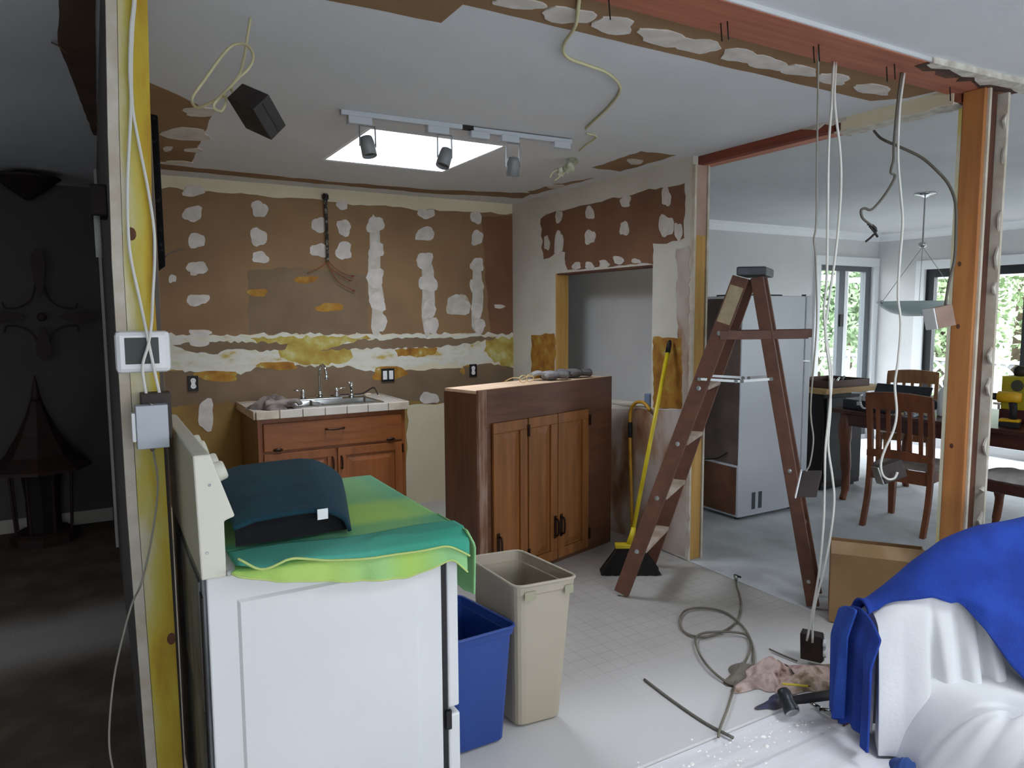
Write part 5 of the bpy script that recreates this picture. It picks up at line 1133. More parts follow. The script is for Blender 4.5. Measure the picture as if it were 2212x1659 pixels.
# cardboard box by the post
card = mat('cardboard', '#a5835c', '#98764f', scale=3, rough=0.9)
card_l = mat('cardboard_light', '#b89a76', '#a88860', scale=8, rough=0.9, thr=(0.4, 0.6))
cbx = thing('cardboard_box', 'open brown cardboard box standing behind the sofa', 'box', (3.3, 2.1, 0))
b0 = np.array((3.053, 2.161, 0.006)); bx_ = np.array((0.60, -0.80, 0)); by_ = np.array((0.80, 0.60, 0)); Wd, Dd, Hd = 0.42, 0.26, 0.345
obj('front_panel', MB().obox(b0, bx_*Wd, by_*0.005, zz*Hd), card, cbx)
obj('side_panel', MB().obox(b0+by_*0.0055, bx_*0.005, by_*Dd, zz*Hd), card, cbx)
obj('side_panel', MB().obox(b0+bx_*(Wd-0.005)+by_*0.0055, bx_*0.005, by_*Dd, zz*Hd), card, cbx)
obj('back_panel', MB().obox(b0+by_*(Dd+0.006), bx_*Wd, by_*0.005, zz*Hd), card, cbx)
obj('bottom_panel', MB().obox(b0+by_*0.006+bx_*0.006, bx_*(Wd-0.012), by_*(Dd-0.001), zz*0.005), card, cbx)
ft_ = b0+zz*(Hd+0.0005)
obj('flap', MB().obox(ft_, bx_*Wd, by_*0.035+zz*0.055, by_*0.004-zz*0.002), card_l, cbx, label='lighter folded top flap')
obj('flap', MB().obox(ft_+by_*(Dd+0.006), bx_*Wd, by_*0.09-zz*0.05, by_*0.001+zz*0.004), card, cbx)

# ------------------------------------------------------------ refrigerator
fr_w = mat('fridge_white', '#d3d7dc', '#c9ced4', scale=2, rough=0.4)
fr_bk = mat('fridge_back', '#6b5a52', '#4f423c', scale=4, rough=0.7)
fr_card = mat('fridge_back_card', '#6f4a34', '#5a3a28', scale=5, rough=0.9)
FX0, FX1, FY0, FY1, FH = 3.99, 4.74, 3.60, 4.32, 1.645
fg = thing('refrigerator', 'white refrigerator seen from its side, dark back facing the kitchen', 'fridge', (4.36, 3.96, 0))
obj('body', MB().box(FX0, FX1-0.075, FY0, FY1, 0.03, FH), fr_w, fg, bevel=0.004)
obj('back_panel', MB().box(FX0-0.006, FX0-0.0005, FY0+0.01, FY1-0.01, 0.42, FH-0.02), fr_bk, fg, label='dark back panel')
obj('compressor_cover', MB().box(FX0-0.012, FX0-0.0005, FY0+0.02, FY1-0.02, 0.05, 0.40), fr_card, fg, label='brown board over the compressor')
obj('upper_door', MB().box(FX1-0.065, FX1, FY0-0.002, FY1+0.002, 1.16, FH), fr_w, fg, bevel=0.006)
obj('lower_door', MB().box(FX1-0.065, FX1, FY0-0.002, FY1+0.002, 0.06, 1.145), fr_w, fg, bevel=0.006)
obj('gasket', MB().box(FX1-0.0745, FX1-0.0655, FY0+0.008, FY1-0.008, 0.06, FH-0.01), mat('grey_gasket', '#6c7076', rough=0.7), fg)
for z in (0.06,):
    for x in (4.135, 4.205): obj('vent', MB().box(x, x+0.035, FY0-0.003, FY0-0.0003, 0.075, 0.20), mat('vent_dark%d' % (x*1000), '#4a4e52', rough=0.7), fg)
for x in (4.05, 4.62):
    for y in (3.66, 4.26): obj('foot', MB().lathe([(0.02, 0), (0.02, 0.026)], (x, y, 0.004), 10), black_metal, fg)
obj('hinge', MB().box(FX1-0.06, FX1-0.01, FY0+0.01, FY0+0.05, FH+0.0005, FH+0.014), steel, fg)
obj('door_handle', MB().box(FX1+0.0005, FX1+0.035, FY0+0.02, FY0+0.05, 1.02, 1.14), fr_w, fg, bevel=0.005)
obj('cord', cable_mb([(3.975, 3.70, 0.50), (3.965, 3.80, 0.44), (3.968, 4.0, 0.40), (3.965, 4.2, 0.36)], 0.005), black_metal, fg, smooth=True)
tray = thing('black_tray', 'flat black tray with a knob on top of the refrigerator', 'tray', (4.40, 3.85, FH))
obj('base', MB().box(4.12, 4.55, 3.72, 3.98, FH+0.001, FH+0.014), black_metal, tray, bevel=0.003)
obj('knob', MB().ball((4.42, 3.82, FH+0.028), (0.05, 0.03, 0.016), 10, 6), black_metal, tray, smooth=True)

# ------------------------------------------------------------ dining furniture
din_w = wood('dining_wood', '#7a4426', '#5e311a', scale=3, grain=(7, 7, 1), rough=0.4)
din_dk = wood('dark_dining_wood', '#4e241a', '#3c1a12', scale=3, grain=(7, 1, 7), rough=0.35)
seat_m = mat('seat_fabric', '#9a8f88', '#877c76', scale=20, rough=0.9)
seat_l = mat('light_seat_fabric', '#cfc8c4', '#bdb5b0', scale=20, rough=0.9)
chair_hi = wood('honey_chair_wood', '#96693f', '#7b5230', scale=3, grain=(7, 7, 1), rough=0.35)
def make_chair(name, label, m, sm):
    """local: faces +X, seat centre at 0,0"""
    t = thing(name, label, 'chair', (0, 0, 0), 'wooden dining chairs')
    Wc = 0.44
    for s in (-1, 1):
        y = s*(Wc/2-0.02)
        back = [(-0.30, y, 0.0), (-0.235, y, 0.22), (-0.215, y, 0.45), (-0.235, y, 0.70), (-0.285, y, 0.93)]
        mb = MB(); p = smooth_path(back, 4)
        for a, b in zip(p[:-1], p[1:]): pass
        vs = []; fs = []
        for q in p: vs += [(q[0]-0.02, q[1]-0.017, q[2]), (q[0]+0.02, q[1]-0.017, q[2]), (q[0]+0.02, q[1]+0.017, q[2]), (q[0]-0.02, q[1]+0.017, q[2])]
        for i in range(len(p)-1):
            for k in range(4): fs.append((4*i+k, 4*i+(k+1) % 4, 4*i+4+(k+1) % 4, 4*i+4+k))
        n = 4*(len(p)-1); fs += [(3, 2, 1, 0), (n, n+1, n+2, n+3)]
        obj('back_leg', mb.add(vs, fs), m, t, bevel=0.003)
        mb = MB(); vs = []
        for z, w in ((0.0, 0.018), (0.20, 0.022), (0.40, 0.028)): vs += [(0.19-w, y-w, z), (0.19+w, y-w, z), (0.19+w, y+w, z), (0.19-w, y+w, z)]
        fs = [(4*i+k, 4*i+(k+1) % 4, 4*i+4+(k+1) % 4, 4*i+4+k) for i in range(2) for k in range(4)]+[(3, 2, 1, 0), (8, 9, 10, 11)]
        obj('front_leg', mb.add(vs, fs), m, t)
        obj('apron', MB().box(-0.195, 0.165, y-0.012, y+0.012, 0.36, 0.43), m, t)
    obj('apron', MB().box(0.170, 0.195, -Wc/2+0.045, Wc/2-0.045, 0.36, 0.43), m, t)
    obj('apron', MB().box(-0.225, -0.200, -Wc/2+0.04, Wc/2-0.04, 0.34, 0.43), m, t)
    def sf(u, v):
        x = -0.195+0.43*u; y = (-0.225+0.45*v)*(0.93+0.07*u); e = max(abs(2*u-1), abs(2*v-1)); return (x, y, 0.432+0.045*(1-e**5))
    mb = MB().grid(sf, 12, 12); mb.box(-0.19, 0.228, -0.212, 0.212, 0.4305, 0.434); obj('seat', mb, sm, t, smooth=True)
    def rail(z0, z1, bow):
        def fn(i, zz_): y = -Wc/2+0.005+(Wc-0.01)*i; return y, bow*(1-(2*i-1)**2)
        mb = MB(); vs = []; n = 8
        for i in range(n+1):
            y = -Wc/2+0.004+(Wc-0.008)*i/n; bw = bow*(1-(2*i/n-1)**2); crown_ = 0.018*(1-(2*i/n-1)**2)
            xa = lambda z: -0.235-0.05*max(0, (z-0.70)/0.23)-bw
            for z in (z0, z1+crown_):
                for dx in (-0.012, 0.012): vs.append((xa(z)+dx, y, z))
        fs = []
        for i in range(n):
            a, b = 4*i, 4*i+4
            fs += [(a, a+1, b+1, b), (a+2, b+2, b+3, a+3), (a, b, b+2, a+2), (a+1, a+3, b+3, b+1)]
        fs += [(0, 2, 3, 1), (4*n, 4*n+1, 4*n+3, 4*n+2)]
        return mb.add(vs, fs)
    obj('top_rail', rail(0.845, 0.955, 0.018), m, t, bevel=0.004)
    obj('lower_rail', rail(0.50, 0.545, 0.008), m, t, bevel=0.003)
    for k in range(5):
        y = -0.14+0.07*k
        obj('slat', MB().bar((-0.233, y, 0.54), (-0.272, y, 0.86), 0.026, 0.010, up=(1, 0, 0)), m, t)
    return t
ch1 = make_chair('dining_chair', 'brown slatted dining chair with its back to the kitchen', din_w, seat_m)
ch1.location = (5.01, 2.93, 0.004); ch1.rotation_euler = (0, 0, math.radians(10))
ch2 = make_chair('dining_chair', 'honey coloured dining chair on the far side of the table', chair_hi, seat_l)
ch2.location = (6.44, 3.83, 0.004); ch2.rotation_euler = (0, 0, math.radians(205))
TX0, TX1, TY0, TY1 = 5.12, 6.16, 1.70, 3.70
tb = thing('dining_table', 'dark red wooden dining table covered with tools and bags', 'table', (5.64, 2.7, 0))
obj('tabletop', MB().box(TX0, TX1, TY0, TY1, 0.722, 0.752), din_dk, tb, bevel=0.005)
for b in ((TX0+0.06, TX0+0.085, TY0+0.13, TY1-0.13), (TX1-0.085, TX1-0.06, TY0+0.13, TY1-0.13), (TX0+0.14, TX1-0.14, TY0+0.06, TY0+0.085), (TX0+0.14, TX1-0.14, TY1-0.085, TY1-0.06)):
    obj('apron', MB().box(*b, 0.62, 0.7215), din_dk, tb)
for x in (TX0+0.10, TX1-0.10):
    for y in (TY0+0.10, TY1-0.10):
        s = 1 if x > 5.6 else -1
        obj('leg', MB().tube(smooth_path([(x, y, 0.7215), (x+s*0.02, y, 0.56), (x-s*0.005, y, 0.32), (x-s*0.015, y, 0.12), (x+s*0.02, y, 0.004)], 5), [0.045]*3+[0.05]*4+[0.04]*5+[0.032]*5+[0.026]*4, 8), din_w, tb, smooth=True)
# upholstered bench, half under the table
bn_ = thing('dining_bench', 'wooden bench with light padded seat along the near side of the table', 'bench', (5.18, 2.05, 0))
BX0, BX1, BY0, BY1 = 5.04, 5.40, 1.55, 2.58
def sfb(u, v):
    e = max(abs(2*u-1), abs(2*v-1)); return (BX0+0.36*u, BY0+(BY1-BY0)*v, 0.425+0.045*(1-e**7)+0.003*math.sin(v*60))
mb = MB().grid(sfb, 10, 40); mb.box(BX0+0.003, BX1-0.003, BY0+0.003, BY1-0.003, 0.4205, 0.427); obj('seat', mb, seat_l, bn_, smooth=True)
obj('apron', MB().box(BX0+0.005, BX1-0.005, BY0+0.005, BY1-0.005, 0.34, 0.420), din_dk, bn_, bevel=0.01)
for x in (BX0+0.05, BX1-0.05):
    for y in (BY0+0.06, BY1-0.06):
        obj('leg', MB().tube(smooth_path([(x, y, 0.3395), (x, y-0.012, 0.24), (x, y, 0.10), (x, y+0.015, 0.004)], 4), [0.034]*4+[0.028]*5+[0.022]*4, 8), din_w, bn_, smooth=True)
# dark side cabinet behind the refrigerator
sc_ = thing('side_cabinet', 'black side cabinet with light wooden board on top behind the refrigerator', 'cabinet', (5.55, 4.1, 0))
obj('body', MB().box(5.28, 5.80, 3.86, 4.36, 0.03, 0.84), black_metal, sc_, bevel=0.005)
obj('foot', MB().box(5.31, 5.77, 3.89, 4.33, 0.004, 0.0295), black_gap, sc_)
obj('door', MB().box(5.30, 5.535, 3.845, 3.8595, 0.08, 0.80), mat('black_door', '#1b1614', rough=0.5), sc_); obj('door', MB().box(5.545, 5.78, 3.845, 3.8595, 0.08, 0.80), MATS['black_door'], sc_)
obj('top_board', MB().box(5.22, 6.02, 3.80, 4.38, 0.8405, 0.885), mat('pine_board', '#b5935f', '#a5814e', scale=3, stretch=(1, 9, 9), rough=0.6), sc_, bevel=0.004, label='light pine top board')
tr2 = thing('tool_tray', 'dark shallow tool tray on the pine board', 'tray', (5.6, 4.0, 0.886))
obj('bottom', MB().box(5.30, 5.86, 3.84, 4.24, 0.8855, 0.892), iron, tr2)
for b in ((5.30, 5.86, 3.84, 3.85), (5.30, 5.86, 4.23, 4.24), (5.30, 5.31, 3.85, 4.23), (5.85, 5.86, 3.85, 4.23)): obj('side', MB().box(*b, 0.8925, 0.945), mat('tray_side%d' % int(b[0]*100+b[2]*10), '#4a2e26', rough=0.6), tr2)
for k, (px, py) in enumerate(((1765, 822), (1792, 818), (1806, 817))):
    q = (5.40+0.14*k, 3.90+0.05*k, 0.8925)
    tag(obj('small_tool', MB().tube([(q[0], q[1], q[2]+0.012), (q[0]+0.10, q[1]+0.03, q[2]+0.06)], [0.012, 0.008], 8), steel if k % 2 else black_metal, smooth=True), ['black hand tool at the left of the dark tray', 'steel hand tool in the middle of the dark tray', 'black hand tool at the right of the dark tray'][k], 'tool', 'hand tools in the tray')
# clutter on the table
TZ = 0.7525
def onT(px, py, z=TZ): return Zp(px, py, z)
cs = thing('tool_case', 'black open tool case at the near left end of the table', 'case', (5.32, 3.42, TZ))
obj('tray', MB().box(5.18, 5.58, 3.16, 3.62, TZ+0.0005, TZ+0.08), mat('case_black', '#1d1d24', '#2c2c34', scale=12, rough=0.5), cs, bevel=0.008)
obj('lid', MB().obox((5.58, 3.16, TZ+0.0808), (0.012, 0, 0), (0, 0.46, 0), (0.05, 0, 0.10)), MATS['case_black'], cs, bevel=0.003)
for y in (3.26, 3.45): obj('latch', MB().box(5.172, 5.1795, y, y+0.04, TZ+0.04, TZ+0.07), steel, cs)
cm = thing('clamp', 'silver clamp leaning on the black tool case', 'clamp', (5.155, 3.40, TZ))
obj('jaw', MB().tube(smooth_path([(5.15, 3.44, TZ+0.14), (5.15, 3.44, TZ+0.06), (5.15, 3.41, TZ+0.025), (5.15, 3.37, TZ+0.04), (5.15, 3.36, TZ+0.07)], 4), 0.011, 8), chrome, cm, smooth=True)
obj('bar', MB().tube([(5.15, 3.42, TZ+0.145), (5.15, 3.52, TZ+0.135)], 0.008, 8), chrome, cm)
tag(obj('patterned_cloth', cloth_heap(5.25, 3.10, TZ+0.0005, 0.13, 0.10, 0.03, 41), ramp_mat('patterned_cloth', [(0.35, '#1f2a4a'), (0.47, '#c8ccd0'), (0.55, '#1c2438'), (0.65, '#b9a878')], scale=12, rough=0.9, detail=1), smooth=True), 'dark cloth with pale patches on the table behind the chair', 'cloth')
bag_m = mat('plastic_bag_white', '#dcdfe2', '#b4b8bc', scale=9, rough=0.5)
tag(obj('plastic_bag', cloth_heap(5.62, 3.00, TZ+0.0005, 0.09, 0.09, 0.14, 52, lobes=5), bag_m, smooth=True), 'white crumpled plastic bag on the table beside the bottle', 'bag')
tag(obj('dark_bag', cloth_heap(5.80, 3.36, TZ+0.0005, 0.15, 0.13, 0.15, 57, lobes=4), mat('dark_bag', '#2c3034', '#4a5054', scale=8, rough=0.7), smooth=True), 'dark crumpled bag behind the slatted dining chair', 'bag')
bo = thing('white_bottle', 'white plastic bottle standing at the middle of the table', 'bottle', (5.42, 2.94, TZ))
obj('body', MB().lathe([(0.05, 0.0005), (0.055, 0.01), (0.055, 0.17), (0.045, 0.20), (0.022, 0.215), (0.022, 0.23)], (5.42, 2.94, TZ), 16), white_plastic, bo, smooth=True)
obj('cap', MB().lathe([(0.027, 0.2305), (0.027, 0.255), (0.022, 0.26)], (5.42, 2.94, TZ), 14), bag_m, bo)
jg = thing('white_jug', 'tall pale jug behind the white bottle', 'jug', (5.90, 3.13, TZ))
obj('body', MB().lathe([(0.075, 0.0005), (0.085, 0.02), (0.085, 0.25), (0.06, 0.31), (0.03, 0.34)], (5.90, 3.13, TZ), 16), mat('pale_jug', '#b9bcc0', rough=0.5), jg, smooth=True)
obj('cap', MB().lathe([(0.034, 0.3405), (0.034, 0.37)], (5.90, 3.13, TZ), 14), white_plastic, jg)
# drill and yellow case at the right
dq = np.array((5.25, 2.44, TZ)); dl = thing('cordless_drill', 'yellow and black cordless drill standing on the table', 'drill', dq)
ylw = mat('tool_yellow', '#d9a80f', '#cf9c0a', scale=10, rough=0.45); rubber = MATS['black_rubber']
a_ = np.array((0.25, -0.97, 0))
obj('motor_housing', MB().tube([dq+zz*0.20-a_*0.07, dq+zz*0.20-a_*0.06, dq+zz*0.20+a_*0.03, dq+zz*0.20+a_*0.07], [0.022, 0.038, 0.038, 0.030], 14), ylw, dl, smooth=True)
obj('chuck', MB().tube([dq+zz*0.20-a_*0.072, dq+zz*0.20-a_*0.12, dq+zz*0.20-a_*0.135], [0.024, 0.022, 0.010], 12), black_metal, dl, smooth=True)
obj('grip', MB().tube([dq+zz*0.185+a_*0.02, dq+zz*0.10+a_*0.03, dq+zz*0.058+a_*0.025], [0.026, 0.022, 0.026], 10), rubber, dl, smooth=True)
obj('battery', MB().obox(dq-a_*0.045-np.array((0.97, 0.25, 0))*0.038+zz*0.001, a_*0.115, np.array((0.97, 0.25, 0))*0.076, zz*0.036), rubber, dl, bevel=0.006)
obj('battery_top', MB().obox(dq-a_*0.045-np.array((0.97, 0.25, 0))*0.038+zz*0.0375, a_*0.115, np.array((0.97, 0.25, 0))*0.076, zz*0.018), ylw, dl, bevel=0.005)
yb = thing('yellow_case', 'yellow box with dark round marks behind the drill', 'box', (5.60, 2.20, TZ))
obj('body', MB().box(5.48, 5.84, 2.04, 2.60, TZ+0.09, TZ+0.32), mat('case_yellow', '#b9a91c', '#a89a18', scale=5, rough=0.6), yb, bevel=0.006)
obj('base', MB().box(5.475, 5.845, 2.035, 2.605, TZ+0.0005, TZ+0.0895), mat('case_dark_red', '#4a1c18', rough=0.6), yb, bevel=0.005, label='dark red lower part')
for y, z, r in ((2.50, 0.26, 0.04), (2.36, 0.20, 0.05), (2.20, 0.25, 0.045)): obj('round_mark', MB().lathe([(r, 0), (r, 0.0012)], (5.4795, y, TZ+z), 18, (-1, 0, 0)), mat('mark%d' % int(y*100), '#4a4a3a', rough=0.7), yb)
tag(obj('red_tool', MB().box(5.28, 5.42, 2.16, 2.36, TZ+0.0005, TZ+0.03).box(5.31, 5.39, 2.19, 2.26, TZ+0.0305, TZ+0.06), mat('tool_red', '#8e1f1a', rough=0.5), bevel=0.008), 'small red tool in front of the yellow box', 'tool')
for k, (x, y) in enumerate(((5.60, 2.54), (5.70, 2.42))):
    tag(obj('dark_roll', MB().lathe([(0.035, 0.0005), (0.042, 0.02), (0.042, 0.05), (0.02, 0.07)], (x, y, TZ+0.3205), 12), iron, smooth=True), ['dark roll on the yellow box, nearer the post', 'dark roll on the yellow box, farther from the post'][k], 'roll', 'rolls on the yellow box')

# pendant lamp
pd = thing('pendant_lamp', 'frosted glass bowl pendant lamp hanging in the dining room', 'lamp', (5.6, 3.33, 1.55))
PXY = (5.64, 3.30)
obj('canopy', MB().lathe([(0.008, -0.035), (0.03, -0.02), (0.075, -0.008), (0.078, 0)], (*PXY, CEIL-0.0005), 18), chrome, pd, smooth=True)
obj('rod', MB().tube([(*PXY, 2.06), (*PXY, CEIL-0.03)], 0.006, 8), steel, pd)
obj('hub', MB().ball((*PXY, 2.045), (0.032, 0.032, 0.024), 12, 8), chrome, pd, smooth=True)
zb_ = 1.49; RB_ = 0.31
for k in range(3):
    a = 2*math.pi*k/3+0.55; obj('wire', MB().tube([(PXY[0], PXY[1], 2.03), (PXY[0]+RB_*0.97*math.cos(a), PXY[1]+RB_*0.97*math.sin(a), zb_+0.115)], 0.0022, 6), steel, pd)
    obj('clip', MB().ball((PXY[0]+RB_*0.985*math.cos(a), PXY[1]+RB_*0.985*math.sin(a), zb_+0.112), 0.013, 8, 6), chrome, pd, smooth=True)
frost = mat('frosted_glass', '#d8ecec', rough=0.4); fb = frost.node_tree.nodes['Principled BSDF']; fb.inputs['Transmission Weight'].default_value = 0.45; fb.inputs['Alpha'].default_value = 0.75
obj('glass_bowl', MB().lathe([(0.10, 0.0), (0.20, 0.025), (0.28, 0.075), (RB_, 0.115), (RB_-0.006, 0.117), (0.272, 0.082), (0.195, 0.033), (0.10, 0.008)], (*PXY, zb_), 36), frost, pd, smooth=True)
obj('bulb', MB().ball((*PXY, zb_+0.07), (0.03, 0.03, 0.05), 10, 8), white_plastic, pd, smooth=True)

# ------------------------------------------------------------ sofa under a sheet, blue towels
sheet = mat('off_white_sheet', '#d6d7d8', '#cfd0d1', scale=3, rough=0.95, bump=0.12, bscale=60)
sofa = thing('covered_sofa', 'sofa covered with an off white sheet in the right foreground', 'sofa', (2.9, 1.1, 0))
# local frame: s runs along the arm from its free end, q across it away from the seat
SO, SA, SN = np.array((2.355, 1.345, 0.0)), np.array((0.86, -0.51, 0.0)), np.array((0.51, 0.86, 0.0))
def SL(s, q, z): return SO+SA*s+SN*q+np.array((0, 0, z))
AW = 0.15
atop = lambda s: lerp(s, [(-0.08, 0.49), (0.0, 0.56), (0.08, 0.635), (0.18, 0.705), (0.30, 0.755), (0.45, 0.79), (0.62, 0.805), (1.4, 0.81)])
def arm(u, v):   # u along the arm incl. the closing front end; v outer bottom -> over the top -> inner bottom
    s = -0.08+1.40*max(0, (u-0.10)/0.90); k = math.sin(min(1, u/0.10)*math.pi/2); zt = atop(s); rr_ = min(0.13, AW/2)
    if v < 0.35: q, z = AW, 0.02+(zt-rr_-0.02)*v/0.35
    elif v < 0.6: a = math.pi*(v-0.35)/0.25; q, z = AW/2+AW/2*math.cos(a), zt-rr_+rr_*math.sin(a)
    else: t = (v-0.6)/0.4; q, z = 0-0.03*t, (zt-rr_)*(1-t)+0.012*t
    if k < 1:
        s -= 0.035*k; q = AW/2+(q-AW/2)*(0.1+0.9*k); z = z if z < zt-rr_ else zt-rr_+(z-zt+rr_)*(0.4+0.6*k)
    else: s -= 0.035
    if v >= 0.58 and k >= 1:   # hanging folds fanning down the inner face
        t = (v-0.58)/0.42; w = min(1, t*2.0)*min(1, (s+0.13)*8)
        f = 0.022*abs(math.sin(s*11+0.4))+0.005*math.sin(s*37+t*2.0)
        for s0, dd in ((0.05, 0.055), (0.12, 0.035), (0.185, 0.06), (0.26, 0.045), (0.35, 0.05), (0.45, 0.04)): f -= dd*math.exp(-((s-s0)/(0.008+0.010*t))**2)*min(1, t*3)
        q -= (f+0.004)*w; s += 0.42*t*max(0, s+0.06)
    return SL(s, q, z)
obj('sheet_arm', MB().grid(arm, 220, 50), sheet, sofa, smooth=True, sub=1)
def seat(u, v):
    s = -0.055+1.40*u; q = 0.03-1.6*v
    cr1 = sum(dd*math.exp(-((v-a-b*u-0.03*math.sin(u*9+c))/0.010)**2) for a, b, c, dd in ((0.09, 0.10, 0.3, 0.03), (0.16, -0.12, 1.2, 0.025), (0.20, 0.25, 2.0, 0.03), (0.30, -0.2, 0.7, 0.025), (0.12, 0.45, 2.6, 0.02)))
    zt = 0.255-cr1+0.03*math.sin(u*3)+0.016*math.sin(9*u+14*v+2.2*math.sin(6*v))+0.012*math.sin(23*u-11*v)+0.010*math.sin(31*v+17*u+3*math.sin(5*u))+0.035*math.exp(-((v-0.10-0.12*math.sin(u*5))/0.03)**2)
    k = max(0, 1-u/0.14)
    z = zt*(1-k**2.4)+0.004*k; s += 0.10*min(1, v*5)*(1-u); s -= 0.035*k*(1+0.3*math.sin(v*17))-0.02*k*math.sin(v*31)
    p = SL(s, q, 0); p[2] = max(0.004, z); return p
obj('sheet_seat', MB().grid(seat, 90, 160), sheet, sofa, smooth=True, sub=1)
def backr(u, v):
    return SL(1.42+0.34*u+0.012*math.sin(v*40), 0.0-1.6*v, lerp(u, [(0, 0.24), (0.2, 0.66), (0.45, 0.78), (0.7, 0.76), (1, 0.02)])+0.012*math.sin(v*23))
obj('sheet_back', MB().grid(backr, 20, 60), sheet, sofa, smooth=True)
obj('frame', MB().obox(SL(0.14, -1.4, 0.06), SA*1.2, SN*1.45, zz*0.12), dark_wood, sofa)
for s_ in (0.18, 1.28):
    for q_ in (-1.35, 0.0): obj('foot', MB().lathe([(0.02, 0), (0.028, 0.0595)], SL(s_, q_, 0), 10), dark_wood, sofa)
bt_m = mat('royal_blue_terry', '#193f9c', '#123184', scale=8, rough=0.95, bump=0.5, bscale=260)
bt_lt = mat('royal_blue_terry_nap', '#2a56b4', '#1d429c', scale=8, rough=0.95, bump=0.4, bscale=260)
bt = thing('blue_towel', 'royal blue bath towel draped over the sofa arm', 'towel', (2.8, 1.35, 0.5))
def drape(u, v):   # u along the arm, v from the outer side over the top to the inner lower edge
    s = -0.14+1.10*u; zt = atop(s+0.03)+0.024; hw = AW/2+0.020; r_ = 0.14
    hem = lerp(s, [(-0.14, 0.50), (-0.05, 0.55), (0.05, 0.58), (0.14, 0.55), (0.28, 0.36), (0.43, 0.20), (0.7, 0.10), (1.0, 0.10)])
    h0 = zt-r_
    if v < 0.3: t = v/0.3; q, z = AW/2+hw+0.01*(1-t), h0-0.24*(1-t)
    else:
        ae = math.pi-math.asin(min(0.95, max(0, (hem-h0)/r_))); drop = max(0.012, h0-hem if hem < h0 else 0.012)
        if v < 0.75: a = ae*(v-0.3)/0.45; q, z = AW/2+hw*math.cos(a), h0+r_*math.sin(a)
        else: t = (v-0.75)/0.25; q, z = AW/2+hw*math.cos(ae)-0.06*min(1, t*2.5)*min(1, drop*8), h0+r_*math.sin(ae)-drop*t
    z += 0.005*math.sin(u*19+v*4)*math.sin(v*3.14)
    return SL(s, q, z)
obj('cloth', MB().grid(drape, 80, 50), bt_m, bt, smooth=True, solid=0.010, sub=1)
def hangf(u, v, dx=0.0, L_=1.0):
    q = AW+0.025-(AW+0.105)*u; hz = lerp(u, [(0, 0.045), (0.25, 0.035), (0.5, 0.085), (0.8, 0.07), (1, 0.06)])
    ztop = atop(-0.08)+0.005-0.05*abs(2*u-1)**2
    s = -0.150-0.028*min(1, v*4)+dx+0.016*math.sin(u*11)*v+0.010*math.sin(u*26+1)*v
    return SL(s, q+0.03*v*(0.5-u), ztop+(hz-ztop)*v*L_)
obj('hanging_end', MB().grid(hangf, 40, 30), bt_m, bt, smooth=True, solid=0.008, sub=1)
obj('hanging_end', MB().grid(lambda u, v: hangf(0.02+u*0.5, v, -0.024, 0.96), 30, 30), bt_lt, bt, smooth=True, solid=0.007, sub=1, label='second lighter layer of the hanging end')
bl = cloth_heap(*Zp(1962, 1672, 0)[:2], -0.0005, 0.085, 0.06, 0.05, 61, lobes=4)
tag(obj('blue_cloth', bl, mat('dusty_blue_cloth', '#27437f', '#3a558c', scale=9, rough=0.95), smooth=True), 'crumpled dusty blue cloth on the floor before the sofa', 'cloth')
tri = thing('wood_wedge', 'small dark triangular wooden piece under the hanging blue towel', 'wood piece', Zp(1835, 1560, 0))
qa, qb, qc = Zp(1822, 1570, 0.0), Zp(1850, 1556, 0.0), Zp(1838, 1568, 0.0); qt = np.array((*((qa+qb)/2)[:2], 0.05))
obj('wedge', MB().prism([qa, qb, qb*0.3+qa*0.7+np.array((0.0, 0.0, 0.06))], np.array((0.03, 0.04, 0))), dark_wood, tri)

# ------------------------------------------------------------ outdoors, seen through the dining windows
grass = mat('lawn', '#6c7262', '#5e6456', scale=3, rough=1.0)
struct(obj('ground', MB().box(XR+0.13, 40, -20, 40, -0.35, -0.25).box(-2, XR+0.12, 6.2, 40, -0.35, -0.25), grass, origin=(0, 0, 0)))
deck_m = mat('deck_boards', '#6f6b66', '#625e59', scale=3, rough=0.9)
struct(obj('deck', MB().box(XR+0.13, 10.6, 0.5, 7.6, -0.249, -0.05).box(5.5, XR+0.13, YB+0.13, 7.6, -0.249, -0.05), deck_m, origin=(0, 0, 0)))
lat_m = mat('white_lattice', '#9a9da0', rough=0.6)
def lattice(name, label, a, b, z0, z1, n):
    a, b = np.array((*a, 0.0)), np.array((*b, 0.0)); L_ = np.linalg.norm(b-a); d = (b-a)/L_; h = z1-z0; nn = np.array((-d[1], d[0], 0))*0.009
    g = thing(name, label, 'railing', ((a+b)/2)[:3]*np.array((1, 1, 0))+np.array((0, 0, z0)))
    obj('top_rail', MB().bar(a+zz*z1, b+zz*z1, 0.09, 0.04), lat_m, g); obj('bottom_rail', MB().bar(a+zz*(z0+0.03), b+zz*(z0+0.03), 0.05, 0.04), lat_m, g)
    for t in np.linspace(0, 1, max(2, int(L_/1.6)+1)): p = a+(b-a)*t+np.array((-d[1], d[0], 0))*-0.06; obj('post', MB().box(p[0]-0.04, p[0]+0.04, p[1]-0.04, p[1]+0.04, z0-0.05+0.001, z1+0.06), lat_m, g)
    for k in range(n):
        for s in (-1, 1):
            t0 = (k+0.5)/n*L_; hh = h-0.08; p = a+d*(t0-s*hh/2)+zz*(z0+0.05); q = a+d*(t0+s*hh/2)+zz*(z1-0.02)
            if t0-hh/2 < 0 or t0+hh/2 > L_: continue
            obj('slat', MB().bar(p+nn*s, q+nn*s, 0.012, 0.045, up=np.cross(q-p, nn)), lat_m, g)
    return g
lattice('lattice_railing', 'white lattice railing beyond the black framed window', (10.3, 1.6), (10.3, 7.2), 0.0, 0.86, 26)
